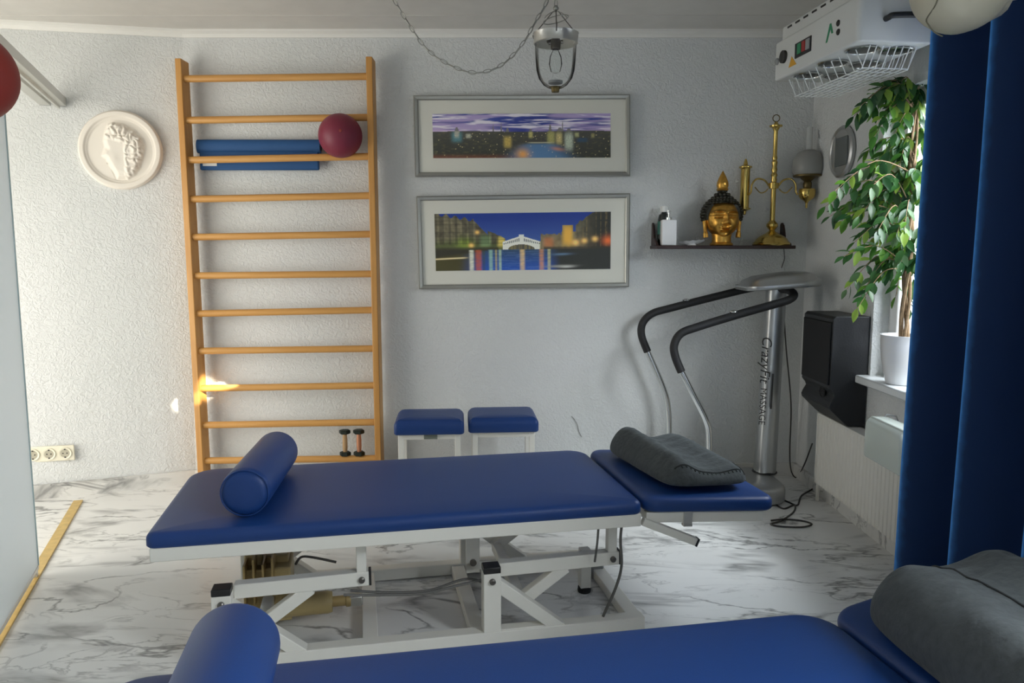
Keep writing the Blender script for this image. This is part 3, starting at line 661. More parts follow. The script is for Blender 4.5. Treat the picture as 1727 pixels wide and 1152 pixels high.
def relief(r, a):
    x, y = r * math.cos(a), r * math.sin(a); h = .020
    h += .017 * (sstep(.80, .86, r) - sstep(.95, 1.0, r) * 1.1) + .006 * math.exp(-((r - .80) / .025) ** 2)
    if r < .85:
        d = pdist(x, y); k = sstep(-.01, .14, d); h += .024 * k
        X, Y = x * 490 + 630, -y * 490 + 570
        hair = sstep(-25, 25, (X - 690) if Y > 480 else max((480 - (Y + .28 * (690 - X))), X - 690)) * sstep(0, .05, d)
        cur = abs(math.sin(X * .042 + 2.5 * noise.noise(Vector((X * .012, Y * .012, 0))))) * abs(math.sin(Y * .042 + 2.5 * noise.noise(Vector((X * .012, Y * .012, 9)))))
        h += hair * (.004 + .015 * cur)
        if d > 0:
            h -= .008 * math.exp(-((X - 485) / 26) ** 2 - ((Y - 560) / 34) ** 2); h += .004 * math.exp(-((X - 560) / 50) ** 2 - ((Y - 690) / 60) ** 2)
            h -= .005 * math.exp(-((X - 480) / 40) ** 2 - ((Y - 735) / 8) ** 2); h -= .007 * sstep(.0, 60, Y - 800 - .3 * (X - 560)) * sstep(760, 700, X) * .5
    return h * RM / .21
g = MB(); NR, NA = 64, 200; vs = []; fs = []
for i in range(NR + 1):
    r = max(.002, i / NR)
    for k in range(NA): a = 2 * PI * k / NA; vs.append((RM * r * math.cos(a), -relief(r, a), RM * r * math.sin(a)))
for k in range(NA): a = 2 * PI * k / NA; vs.append((RM * .99 * math.cos(a), .004, RM * .99 * math.sin(a)))
for i in range(NR + 1):
    for k in range(NA): k2 = (k + 1) % NA; fs.append((i * NA + k, i * NA + k2, (i + 1) * NA + k2, (i + 1) * NA + k))
fs.append(tuple(range(NA)))
g.add(vs, fs).build('relief_disc', M['plasterw'], o, ang=60)
# ------------------------------------------------------------------ triple wall socket
cs = WP(84, 765, .004, True); o = thing('wall_socket', 'ivory triple wall socket low on the left wall beside the panel', 'socket', cs, math.atan2(nrm.y, nrm.x) + PI / 2)
sw = .075
MB().box((0, -.004, 0), (sw * 3 + .012, .010, .082)).build('cover_frame', M['socket'], o, bevel=.004)
for k in (-1, 0, 1):
    s_ = MB(); s_.lathe([(.031, 0), (.031, .006), (.027, .006), (.020, .003), (.019, .001)], (k * sw, -.009, 0), 28, rot('X', PI / 2)); so = s_.build('outlet', M['socket'], o)
    MB().lathe([(.0225, 0), (.0225, .002)], (k * sw, -.0112, 0), 24, rot('X', PI / 2)).build('well', M['shade'], so)
    h = MB()
    for dx in (-.0095, .0095): h.lathe([(.0034, 0), (.0034, .0012)], (k * sw + dx, -.0131, 0), 10, rot('X', PI / 2))
    for dz in (-.021, .021): h.box((k * sw, -.014, dz), (.007, .004, .006))
    h.build('contacts', M['dark'], so)
# ------------------------------------------------------------------ sliding panel, floor strip, head rail, red ball
g0 = PZ(131, 848, 0); g1 = PZ(0, 1072, 0); gd = (g1 - g0).normalized(); gn = Vector((-gd.y, gd.x, 0))
if gn.x < 0: gn = -gn
a = g0 - gd * .02; b = g0 + gd * 3.6; mb = MB(); mb.bar(a + Vector((0, 0, .004)), b + Vector((0, 0, .004)), .042, .008)
struct_o = mb.build('floor_strip', M['gold_strip']); tag(struct_o, 'gold metal guide strip along the marble floor beneath the frosted room divider', 'floor strip')
foot = PZ(63, 983, 0); 
pe = PZ(60, 955, .045)
o = thing('room_divider', 'pale frosted sliding room divider at the left edge of the room', 'room divider', (pe.x, pe.y, 0))
pd = gd.copy(); L = 1.45; H0, H1 = .045, WP(104, 172, .012, True).z - .045
ctr = pd * (L / 2) + Vector((0, 0, (H0 + H1) / 2)); Rm = Matrix((pd, Vector((-pd.y, pd.x, 0)), Vector((0, 0, 1)))).transposed()
MB().box(ctr, (L, .018, H1 - H0), Rm).build('panel_sheet', M['frosted'], o, bevel=.002)
MB().box(pd * -.004 + Vector((0, 0, (H0 + H1) / 2)), (.012, .024, H1 - H0), Rm).build('edge_profile', M['paneledge'], o, bevel=.003)
MB().box(ctr * 1 + Vector((0, 0, -(H1 - H0) / 2 - .006)), (L, .022, .016), Rm).build('bottom_profile', M['alu'], o, bevel=.002)
MB().box(pd * .012 + Vector((0, 0, .024)), (.026, .016, .046), Rm).build('floor_guide', M['alu'], o, bevel=.003)
re = WP(104, 172, .012, True); rail = thing('sliding_track', 'double aluminium sliding track running from the back wall towards left', 'rail', re)
rz = 0
rdir = Vector((gd.x * 1.0, gd.y, 0)).normalized(); q = PY(14, 104, 2.95)
# direction fitted so that the track passes over the floor strip
for (off, dz, w_, h_) in ((.0, 0, .045, .045), (-.075, -.012, .05, .022)):
    n_ = Vector((-rdir.y, rdir.x, 0)); n_ = n_ if n_.x > 0 else -n_
    s0 = n_ * off + Vector((0, 0, dz)); r_ = MB(); r_.bar(s0 + rdir * .012, s0 + rdir * 3.0, w_, h_)
    if off == 0: r_.bar(s0 + rdir * .012 + Vector((0, 0, -.028)) - n_ * .012, s0 + rdir * 3.0 + Vector((0, 0, -.028)) - n_ * .012, .012, .02)
    r_.build('track', M['alu'], rail, bevel=.002)
    MB().bar(s0, s0 + rdir * .013, w_ * 1.0, h_ * 1.02).build('end_cap', M['sgrey'], rail, bevel=.002)
hb = thing('hanging_ball', 'dark red ball cropped by the left edge, in front of the aluminium track', 'ball', PY(-57, 127, 1.5))
MB().sphere((0, 0, 0), .0875, 40, 24).build('ball_skin', M['redball2'], hb)
MB().tube([(0, 0, .085), (0, 0, CZ - hb.location.z)], .003, 8).build('hanging_cord', M['dcable'], hb)
# ------------------------------------------------------------------ glass lantern on a chain
YL = 3.3; ax = PY(937, 100, YL); ks = YL / F * 1.0
def lz(y): return PY(937, y, YL).z
o = thing('glass_lantern', 'clear glass bell lantern hanging from the ceiling on a silver chain', 'lantern', (ax.x, YL, lz(150)))
z0 = lz(150); ztop = lz(62) - z0; RL = .0895
gl = MB(); bell = [(.018, 0), (.030, .004), (.050, .016), (.070, .042), (.080, .075), (.0835, .11), (.0855, .16), (.088, ztop - .01)]
gl.lathe(bell, seg=40, cap=False); gl.build('glass_bell', M['lglass'], o)
MB().lathe([(.088, ztop - .03), (.092, ztop - .028), (.092, ztop + .006), (.096, ztop + .012), (.091, ztop + .012), (.089, ztop - .03)], seg=40, cap=False).build('metal_collar', M['alu'], o)
MB().lathe([(.014, -.014), (.016, -.012), (.017, -.002), (.022, .006), (.030, .007), (.010, .010)], seg=24).build('bottom_finial', M['brassd'], o)
MB().lathe([(.003, .0), (.03, .002), (.031, .012), (.003, .014)], (0, 0, .02), 24).build('drip_pan', M['sgrey'], o)
sk = MB(); sk.lathe([(.02, .16), (.022, .19), (.016, .205), (.003, .208)], seg=20); sk.tube([(-.03, 0, .185), (.03, 0, .19)], .008, 8); sk.tube([(-.035, 0, .19), (-.01, .01, .20), (.02, 0, .185)], .006, 8); sk.build('bulb_socket', M['bolt'], o)
MB().lathe([(.010, .16), (.024, .13), (.028, .10), (.02, .07), (.002, .062)], seg=24).build('light_bulb', M['lglass'], o)
zh = lz(14) - z0
for k in range(3):
    an = 2 * PI * k / 3 + .5; c_, s_ = math.cos(an), math.sin(an)
    h = MB(); h.tube(spline([(.092 * c_, .092 * s_, ztop), (.104 * c_, .104 * s_, ztop + .006), (.108 * c_, .108 * s_, ztop + .02), (.098 * c_, .098 * s_, ztop + .03)], 5), .0028, 7)
    h.tube([(.098 * c_, .098 * s_, ztop + .028), (.012 * c_, .012 * s_, zh - .01)], .0022, 6); h.build('hanger', M['bolt'], o)
sm = MB(); sm.tube([Vector((.052 * math.cos(t), .052 * math.sin(t), zh - .045 + .012 * math.cos(t))) for t in [2 * PI * k / 28 for k in range(28)]], .0022, 6, closed=True)
for k in range(3):
    an = 2 * PI * k / 3 + 1.5; sm.tube(spline([(.052 * math.cos(an), .052 * math.sin(an), zh - .045), (.03 * math.cos(an), .03 * math.sin(an), zh - .024), (0, 0, zh - .012)], 5), .0018, 6)
sm.build('smoke_ring', M['silver'], o)
def chain_links(mb, pts, link=.036, w=.0065, r=.0019):
    P = [Vector(p) for p in pts]; d = [0]
    for a, b in zip(P[:-1], P[1:]): d.append(d[-1] + (b - a).length)
    n = int(d[-1] / (link * .86)); 
    def at(s):
        for i in range(len(P) - 1):
            if d[i + 1] >= s: return P[i].lerp(P[i + 1], (s - d[i]) / max(1e-6, d[i + 1] - d[i]))
        return P[-1]
    for i in range(n):
        s = d[-1] * i / n; a = at(s); b = at(min(d[-1], s + link)); t = (b - a).normalized(); x = t.cross(Vector((0, 1, 0))).normalized(); y = t.cross(x)
        if i % 2: x, y = y, x
        c = (a + b) / 2; hl = (b - a).length / 2; pts_ = []
        for k in range(14):
            an = 2 * PI * k / 14; pts_.append(c + t * (math.cos(an) * hl) + x * (math.sin(an) * w))
        mb.tube(pts_, r, 5, closed=True)
ch = MB(); pp = [PY(x, y, YL) - o.location for x, y in ((640, -52), (665, 0), (690, 42), (717, 80), (745, 102), (778, 118), (805, 123), (835, 116), (860, 98), (884, 70), (902, 38), (920, 8), (930, -20), (936, -52))]
chain_links(ch, spline(pp, 6)); chain_links(ch, [Vector((0, 0, zh)), Vector((0, 0, CZ - o.location.z - .01))]); ch.tube([p + Vector((.004, .004, .0)) for p in spline(pp, 6)], .0014, 5); ch.build('chain', M['silver'], o)
hk = MB(); hk.lathe([(.02, 0), (.022, .004), (.005, .02), (.004, .03)], (0, 0, CZ - o.location.z - .03), 16); hk.sphere((0, 0, zh), .012, 12, 8); hk.build('ceiling_hook', M['silver'], o)
# ------------------------------------------------------------------ wall shelf and ornaments
SZ = PY(1220, 414, 4.06).z; sx0 = PY(1107, 415, 4.06).x; sx1 = PY(1341, 415, 4.06).x; SYF, SYB = 4.05, 4.255
sh = thing('wall_shelf', 'narrow dark mahogany wall shelf carrying the gold head and brass lamp', 'shelf', ((sx0 + sx1) / 2, 4.15, SZ))
sw_ = (sx1 - sx0) / 2
MB().box((0, 0, -.009), (sw_ * 2, SYB - SYF, .018)).build('board', M['shelf'], sh, bevel=.003)
for s in (-1, 1):
    pr = [(.10, 0), (.10, .115), (.085, .125), (.06, .11), (.045, .08), (.03, .04), (-.05, .012), (-.06, 0)]
    e = MB(); xo = s * (sw_ - .012)
    e.prism(pr, lambda p: Vector((xo - .006, p[0], p[1])), lambda p: Vector((xo + .006, p[0], p[1]))); e.build('end_bracket', M['shelf'], sh, bevel=.002)
def on_shelf(px, dy=0): return Vector((PY(px, 412, 4.13 + dy).x, 4.13 + dy, SZ))
# soap dispenser
o = thing('soap_dispenser', 'square white ceramic soap dispenser with chrome pump on the shelf', 'soap dispenser', on_shelf(1127, -.03))
MB().box((0, 0, .0675), (.078, .05, .135)).build('body', M['pot'], o, bevel=.005)
p = MB(); p.lathe([(.013, .135), (.013, .147), (.005, .149), (.005, .175), (.009, .177), (.009, .184)], seg=18); p.tube([(0, 0, .181), (0, -.03, .180), (0, -.034, .174)], .004, 8); p.build('pump', M['chrome'], o)
o = thing('lotion_bottle', 'dark bottle with teal label and white cap behind the soap dispenser', 'bottle', on_shelf(1119, .05))
MB().lathe([(.030, 0), (.033, .004), (.033, .14), (.028, .165), (.014, .175), (.014, .182)], seg=24).build('body', M['bottle'], o)
MB().lathe([(.0338, .06), (.0338, .13)], seg=24, cap=False).build('label', M['teal'], o)
MB().lathe([(.019, .18), (.020, .182), (.020, .208), (.017, .211)], seg=20).build('cap', M['label'], o)
# white shell dish
o = thing('shell_dish', 'flat white shell shaped dish on the shelf left of the gold head', 'dish', on_shelf(1166, -.02))
def shell(a, b):
    th = lerp(-1.2, 1.2, a) ; r = .075 * b; rr = 1 + .06 * math.cos(th * 14) * b
    return (r * math.sin(th) * rr * 1.05, -.01 + -r * math.cos(th) * rr * .5 + .02, .006 + .020 * b * b + .002 * math.cos(th * 14) * b + .006 * math.sin(th) * b)
g = MB(); g.grid(shell, 40, 12); g.grid(lambda a, b: tuple(Vector(shell(a, b)) - Vector((0, 0, .005))), 40, 12); g.build('shell_bowl', M['pot'], o, ang=80)
MB().lathe([(.022, 0), (.024, .002), (.018, .010)], (0, -.005, 0), 16).build('foot', M['pot'], o)
# golden head
o = thing('gilded_head_statue', 'gilded meditating head statue with dark curled hair on the shelf', 'statue', on_shelf(1216.5, -.022))
A_, B_, C_ = .077, .088, .108; zc = .142
def face(a, b):
    th = PI * b; ph = 2 * PI * a; x = A_ * math.sin(th) * math.cos(ph); y = -B_ * math.sin(th) * math.sin(ph); z = C_ * math.cos(th)
    if z < 0: x *= 1 - .12 * (z / C_) ** 2
    x *= 1.0 + .10 * math.exp(-((z - .01) / .05) ** 2) + .13 * math.exp(-((z + .055) / .035) ** 2)
    y *= 1 - .34 * sstep(.060, .095, z)
    if y < 0:
        G = lambda cx, cz, sx, sz: math.exp(-((x - cx) / sx) ** 2 - ((z - cz) / sz) ** 2)
        d = .020 * G(0, -.022, .012, .013) + .012 * G(0, .005, .009, .026) + .006 * G(-.014, -.027, .009, .008) + .006 * G(.014, -.027, .009, .008)
        for s in (-1, 1):
            d += .010 * math.exp(-((z - (.026 + .010 * math.cos((x - s * .036) / .036 * 1.4))) / .0045) ** 2) * sstep(.078, .062, abs(x)) * sstep(.004, .014, s * x)
            d -= .010 * G(s * .034, .014, .020, .012); d += .009 * G(s * .034, .010, .020, .0075); d -= .005 * math.exp(-((z - (.001 + .10 * (x - s * .034) ** 2 / .034)) / .0025) ** 2) * sstep(.024, .018, abs(x - s * .034))
            d += .005 * G(s * .045, -.03, .022, .022)
        d += .009 * math.exp(-((z + .052 - .20 * x * x / .03) / .0045) ** 2) * sstep(.032, .020, abs(x)) + .010 * math.exp(-((z + .063 - .16 * x * x / .03) / .0050) ** 2) * sstep(.026, .016, abs(x))
        d -= .006 * math.exp(-((z + .0575 - .22 * x * x / .03) / .0022) ** 2) * sstep(.034, .024, abs(x)) + .004 * G(0, -.076, .02, .005); d += .007 * G(0, -.092, .020, .010)
        y -= 1.5 * d * sstep(0, .03, -y)
    return (x, y, z + zc)
g = MB(); g.grid(face, 120, 90); g.build('face', M['gold'], o, ang=80)
MB().lathe([(.058, 0), (.062, .004), (.058, .012), (.050, .018), (.049, .040), (.053, .060), (.05, .075)], seg=32, sy=.95).build('neck', M['gold'], o)
for s in (-1, 1):
    e = MB(); e.tube(spline([(s * .080, .000, zc + .020), (s * .090, .002, zc + .010), (s * .091, .000, zc - .03), (s * .088, -.006, zc - .070), (s * .086, -.008, zc - .100)], 6), [.009] * 6 + [.012] * 7 + [.010] * 6 + [.013] * 6, 10); e.build('ear', M['gold'], o)
hr = MB(); hr.sphere((0, .014, zc + .018), 1, 32, 20, (.096, .092, .102)) if False else None
def dome(th, ph, k=1.0):   # hair cap plus topknot
    x = .104 * k * math.sin(th) * math.cos(ph); y = .012 + .096 * k * math.sin(th) * math.sin(ph); z = zc + .022 + .088 * k * math.cos(th)
    rr = math.hypot(x, y - .012); z += .040 * math.exp(-(rr / .040) ** 2); return Vector((x, y, z))
hr.grid(lambda a, b: dome(b * PI * .62, a * 2 * PI, .97), 48, 24)
for i in range(1, 12):
    th = PI * .60 * i / 11; n = max(5, int(2 * PI * math.sin(th) * .098 / .0165))
    for k in range(n):
        p = dome(th, 2 * PI * (k + .5 * (i % 2)) / n)
        frontface = p.y < -.02 and p.z < zc + .082 - .5 * abs(p.x) ** 1.5
        if not frontface: hr.lathe([(.0095, -.003), (.0085, .004), (.005, .008), (.001, .0095)], p, 8, (p - Vector((0, .012, zc + .01))).to_track_quat('Z', 'Y').to_matrix())
hr2 = MB(); 
for v in hr.v:
    if v.y < -.02 and v.z < zc + .075: v.y = max(v.y, -.030) if abs(v.x) < .085 else v.y
hr.build('curled_hair', M['hair'], o, ang=50)
MB().lathe([(.028, .0), (.032, .006), (.027, .014), (.031, .026), (.029, .045), (.020, .068), (.009, .090), (.001, .104)], (0, .012, zc + .146), 20).build('flame_finial', M['gold'], o)
# brass lamp
o = thing('brass_lamp', 'tall polished brass student oil lamp with smoked globe at shelf end', 'oil lamp', on_shelf(1301, .018))
pm = 4.13 / F
MB().lathe([(.098, 0), (.100, .006), (.096, .016), (.086, .024), (.080, .036), (.060, .052), (.036, .064), (.020, .074), (.014, .082), (.020, .090), (.030, .102), (.030, .114), (.020, .126), (.013, .134), (.013, .30)], seg=40).build('base', M['brass'], o)
MB().lathe([(.012, .30), (.026, .302), (.026, .330), (.013, .335), (.016, .345), (.013, .36), (.018, .372), (.012, .385), (.016, .40), (.012, .415), (.016, .44), (.011, .45), (.014, .46), (.011, .475), (.011, .60), (.016, .61), (.020, .618), (.032, .622), (.034, .630), (.014, .634), (.009, .645), (.004, .65)], seg=28).build('stem', M['brass'], o)
MB().tube([Vector((.018 * math.cos(t), 0, .667 + .018 * math.sin(t))) for t in [2 * PI * k / 20 for k in range(20)]], .0025, 7, closed=True).build('carry_ring', M['brassd'], o)
arm = MB(); xl = (1256 - 1301) * pm
for s in (-1, 1):
    arm.tube(spline([(s * .025, 0, .315), (s * .05, 0, .345), (s * .09, 0, .352), (s * .115, 0, .325), (s * .120, 0, .285), (s * .13, 0, .27)], 6), .005, 8)
    arm.tube([(-.128, 0, .27), (xl + .01, .03, .27)], .004, 7) if s < 0 else None
    arm.tube(spline([(s * .03, 0, .30), (s * .045, 0, .285), (s * .07, 0, .28), (s * .1, 0, .31)], 5), .003, 7)
arm.build('arms', M['brass'], o)
xl = (1256 - 1301) * pm
rs_ = MB(); rs_.lathe([(.006, .165), (.010, .17), (.012, .185), (.034, .195), (.034, .20), (.024, .203), (.024, .405), (.027, .41), (.034, .413), (.034, .42), (.012, .43), (.009, .445), (.004, .46)], (xl, .03, 0), 28); rs_.build('oil_reservoir', M['brass'], o)
xr_ = (1357 - 1301) * pm
MB().lathe([(.003, .198), (.006, .205), (.006, .225), (.012, .235), (.032, .248), (.042, .262), (.044, .29), (.040, .30), (.020, .304)], (xr_, 0, 0), 28).build('oil_font', M['brass'], o)
MB().lathe([(.018, .302), (.022, .31), (.022, .33), (.018, .34), (.04, .36), (.074, .364), (.076, .372), (.070, .374), (.02, .372)], (xr_, 0, 0), 28).build('burner', M['brassd'], o)
MB().lathe([(.070, .374), (.079, .39), (.082, .415), (.076, .455), (.058, .487), (.030, .502), (.022, .504)], (xr_, 0, 0), 32, cap=False).build('globe_shade', M['opal'], o)
MB().lathe([(.018, .38), (.017, .505), (.016, .62), (.014, .62)], (xr_, 0, 0), 20, cap=False).build('glass_chimney', M['chim'], o)
cw = MB(); cw.tube(spline([WP(1322, 420, .006), WP(1323, 436, .005), WP(1320, 446, .005), WP(1318, 452, .005)]), .0022, 6)
# ------------------------------------------------------------------ cables on wall and floor
tag(cw.build('short_cord', M['dcable']), 'short dark cord hanging just below the wall shelf', 'cord')
# dark mark in the plaster as a thin wire snippet
tw = MB(); tw.tube(spline([WP(964, 702, .003), WP(969, 708, .004), WP(974, 717, .005), WP(976, 727, .005), WP(981, 737, .004)]), .0014, 6)
tag(tw.build('wire_stub', M['cable']), 'short twisted wire stub poking from the plaster right of the stools', 'wire')
# ------------------------------------------------------------------ vibration platform
YC = 4.0
o = thing('vibration_platform', 'silver vibration exercise platform with black foam handlebars by the corner', 'exercise machine', (1.20, 3.9, 0))
def V(p): return Vector(p) - o.location
cb_ = PY(1289, 800, YC); ct = PY(1309, 492, YC)
bs = MB(); Lp, Wp = .66, .40
bp_ = pad_mb(Lp, Wp, .012, .10, (.06, .10, .10, .06), er=.03, crown=.006)
rb_ = PZ(1306, 836, .012); bx0 = rb_.x - Lp + .03
for v in bp_.v: v.x += bx0; v.y += 3.72
bp_.v = [V(v) for v in bp_.v]; bp_.build('base_plate', M['silverp'], o, ang=50)
mt_ = pad_mb(.42, .32, .104, .114, (.04, .04, .04, .04), er=.006, crown=.001); mt_.v = [V(v + Vector((bx0 + .04, 3.76, 0))) for v in mt_.v]; mt_.build('rubber_mat', M['rubber'], o)
for dx, dy in ((.08, .06), (.58, .06), (.08, .34), (.58, .34)):
    MB().lathe([(.02, 0), (.022, .004), (.02, .016)], V((bx0 + dx, 3.72 + dy, 0)), 14).build('foot', M['rubber'], o)
cl = MB(); N = 8; prof = []
d = ct - cb_; cbot = cb_ + d * ((.095 - cb_.z) / d.z)
vs = []; fs = []; SG = 28
for i in range(9):
    t = i / 8; c = cbot.lerp(ct + Vector((0, 0, .02)), t); rx = lerp(.056, .050, t); ry = lerp(.06, .05, t)
    for k in range(SG):
        an = 2 * PI * k / SG; sx = math.copysign(abs(math.cos(an)) ** .8, math.cos(an)); sy = math.copysign(abs(math.sin(an)) ** .8, math.sin(an)); vs.append(V(c + Vector((rx * sx, ry * sy, 0))))
for i in range(8):
    for k in range(SG): k2 = (k + 1) % SG; fs.append((i * SG + k, i * SG + k2, (i + 1) * SG + k2, (i + 1) * SG + k))
fs += [tuple(reversed(range(SG))), tuple(range(8 * SG, 9 * SG))]
cl.add(vs, fs).build('column', M['silverp'], o)
bt = MB(); bt.lathe([(.064, 0), (.066, .004), (.060, .012)], V(cbot + Vector((0, 0, .006))), 28); bt.build('column_collar', M['black'], o)
# console
co = pad_mb(.385, .36, -.006, .034, (.10, .10, .10, .10), er=.018, crown=.046); cp = PY(1264, 490, 3.82)
for v in co.v:
    x = v.x; v.z += .030 * (x / .40) * 1.0 - (.02 * (1 - x / .40)) * (1 if v.z > .02 else 0)
co.v = [V(v + Vector((cp.x, 3.80, cp.z))) for v in co.v]; co.build('console', M['silverp'], o, ang=60)
dp = pad_mb(.20, .20, 0, .006, (.05, .05, .05, .05), er=.004, crown=.002)
dp.v = [V(v + Vector((cp.x + .10, 3.88, cp.z + .058 + .05 * (v.x - .1) * .9))) for v in dp.v]; dp.build('display', M['sgrey'], o)
YN, YFa = 3.80, 4.13
near = [PY(x, y, YN) for x, y in ((1196, 778), (1196, 738), (1190, 708), (1170, 668), (1149, 627), (1139, 602), (1137, 582), (1148, 563), (1175, 552), (1240, 532), (1300, 515))] + [PY(1330, 506, YN + .02), PY(1339, 497, YN + .07), PY(1328, 489, YN + .13), PY(1308, 487, YN + .18)]
far = [PY(x, y, YFa) for x, y in ((1127, 778), (1128, 735), (1127, 690), (1119, 655), (1092, 593), (1082, 566), (1084, 545), (1100, 529), (1130, 520), (1200, 502), (1262, 487))] + [PY(1295, 481, YFa), PY(1312, 484, YFa - .08)]
for pts, ci in ((near, 4), (far, 4)):
    p0 = pts[:ci + 1]; p0[0] = Vector((p0[1].x, p0[1].y, .10)); MB().tube([V(p) for p in spline(p0, 6)], .0155, 14).build('handle_tube', M['chrome'], o)
    MB().tube([V(p) for p in spline(pts[ci:], 7)], .0205, 14).build('foam_grip', M['foam'], o)
    q = pts[9].lerp(pts[10], .05 if pts is near else -.6); MB().sphere(V(q + Vector((-.02, -.006, .016))), .013, 12, 8, (1.6, 1, .6)).build('pulse_sensor', M['chrome'], o)
# lettering down the column
ax_ = (ct - cbot).normalized()
def on_col(px, py): return PY(px, py, YC - .068)
tp = on_col(1286, 566); tb = on_col(1277, 722)
dx_ = (tb - tp).normalized(); nz_ = Vector((-.35, -.94, 0)).normalized(); dy_ = nz_.cross(dx_).normalized(); nz_ = dx_.cross(dy_)
def txt(body, frac_, size, m, name, sh=.25, off=0):
    p = V(tp.lerp(tb, frac_)) + dy_ * off; Mx = Matrix((dx_, dy_, nz_)).transposed().to_4x4(); Mx.translation = p; return text_mesh(body, size, m, name, o, Mx, shear=sh)
txt('CrazyFit', 0, .072, M['dark'], 'lettering'); txt('MASSAGE', .56, .046, M['dark'], 'lettering', 0, .006)
pa = V(tp.lerp(tb, .40)) + dy_ * .062; pb = V(tp.lerp(tb, .78)) + dy_ * .062; MB().bar(pa, pb, .010, .0012, up=nz_).build('underline', M['dark'], o)
# power cords
c = MB(); c.tube(spline([PY(1321, 515, 4.08), PY(1326, 590, 4.16), PY(1334, 680, 4.20), PY(1332, 760, 4.235), PZ(1334, 792, .05), PZ(1341, 805, .004), PZ(1348, 800, .03), PX(1358, 780, 1.6), PX(1370, 748, 1.60)], 8), .0038, 7)
tag(c.build('machine_cord', M['dcable']), 'thin dark cord dropping down the corner behind the machine column', 'cord')
c = MB(); c.tube(spline([PX(1380, 768, 1.58), PX(1376, 790, 1.57), PX(1380, 806, 1.56), PZ(1374, 822, .02), PZ(1352, 836, .004), PZ(1345, 852, .004), PZ(1330, 847, .004), PZ(1312, 840, .005), PZ(1309, 850, .004), PZ(1322, 858, .004), PZ(1340, 852, .009), PZ(1338, 864, .004), PZ(1318, 878, .004), PZ(1300, 884, .004), PZ(1316, 888, .004), PZ(1352, 889, .004), PZ(1369, 884, .004), PZ(1350, 878, .004), PZ(1322, 876, .009), PZ(1300, 878, .004)], 8), .0045, 7)
tag(c.build('power_cable', M['dcable']), 'black power cable looped on the floor before the radiator', 'cable')
# ------------------------------------------------------------------ radiator, speaker, humidifier
RX = 1.548; ry0, ry1, rz0, rz1 = 1.7, 3.80, .107, .468
o = thing('radiator', 'white ribbed panel radiator under the window sill', 'radiator', (RX, (ry0 + ry1) / 2, 0))
ho = (ry1 - ry0) / 2
g = MB(); n = 62; prof = []
for k in range(n):
    y = lerp(-ho, ho, k / n); w_ = 2 * ho / n
    prof += [(0.0, y), (0.0, y + w_ * .62), (.0035, y + w_ * .70), (.0035, y + w_ * .92)]
prof += [(0, ho), (.055, ho), (.055, -ho)]
g.prism(prof, lambda p: Vector((p[0], p[1], rz0)), lambda p: Vector((p[0], p[1], rz1 - .004))); g.build('front_panel', M['rad'], o, smooth=False)
tg = MB(); tg.box((.030, 0, rz1), (.070, ho * 2, .010))
tg.build('top_grille', M['rad'], o, bevel=.003)
for y in (-ho, ho): MB().box((.032, y, (rz0 + rz1) / 2), (.07, .006, rz1 - rz0)).build('side_cover', M['rad'], o, bevel=.002)
for y in (-ho + .25, ho - .3): MB().box((.064, y, (rz0 + rz1) / 2 + .02), (.030, .03, .24)).build('wall_bracket', M['rad'], o)
MB().tube([(.03, ho + .0, .15), (.03, ho + .03, .15), (.03, ho + .035, .0)], .009, 10).build('supply_pipe', M['rad'], o)
sx, sy0, sy1 = 1.457, 3.455, 3.80; sz0, sz1 = .476, .985
o = thing('loudspeaker', 'black box loudspeaker standing on the radiator end in the corner', 'loudspeaker', (sx, (sy0 + sy1) / 2, sz0))
pr = [(.012, .509), (0, .497), (0, .175), (.016, .155), (.022, .140), (.006, .112), (.0, .095), (.004, .080), (.075, .012), (.09, .0), (.168, 0), (.168, .509)]
hh = (sy1 - sy0) / 2
MB().prism(pr, lambda p: Vector((p[0], -hh, p[1])), lambda p: Vector((p[0], hh, p[1]))).build('cabinet', M['spk'], o, smooth=False, bevel=.003)
MB().box((-.004, 0, .335), (.008, hh * 1.86, .29)).build('front_grille', M['grille'], o, bevel=.003)
MB().lathe([(.03, 0), (.026, .004), (.022, -.004)], (-.0005 + .012, -.06, .145), 18, rot('Y', -PI / 2)).build('bass_port', M['grille'], o)
o = thing('humidifier', 'translucent glass humidifier tank hooked on the radiator front beside the curtain', 'humidifier', PX(1487, 768, 1.50))
oy = o.location.y; hz0 = 0; hz1 = PX(1490, 700, 1.50).z - o.location.z
tk = pad_mb(.30, .10, 0, hz1, (.02, .02, .045, .045), er=.035, crown=.004); tk.v = [Vector((-.03 + v.y - .07, -v.x, v.z)) + Vector((.02, 0, 0)) for v in tk.v]; tk.build('tank', M['tank'], o, ang=50)
MB().box((.015, -.15, hz1 * .62), (.008, .26, hz1 * .7)).build('tank_back', M['rad'], o, bevel=.003)
MB().tube([(-.02, -.04, hz1), (-.01, -.04, hz1 + .012), (.03, -.04, hz1 + .004), (.045, -.04, hz1 - .03)], .003, 6).build('hook', M['alu'], o)
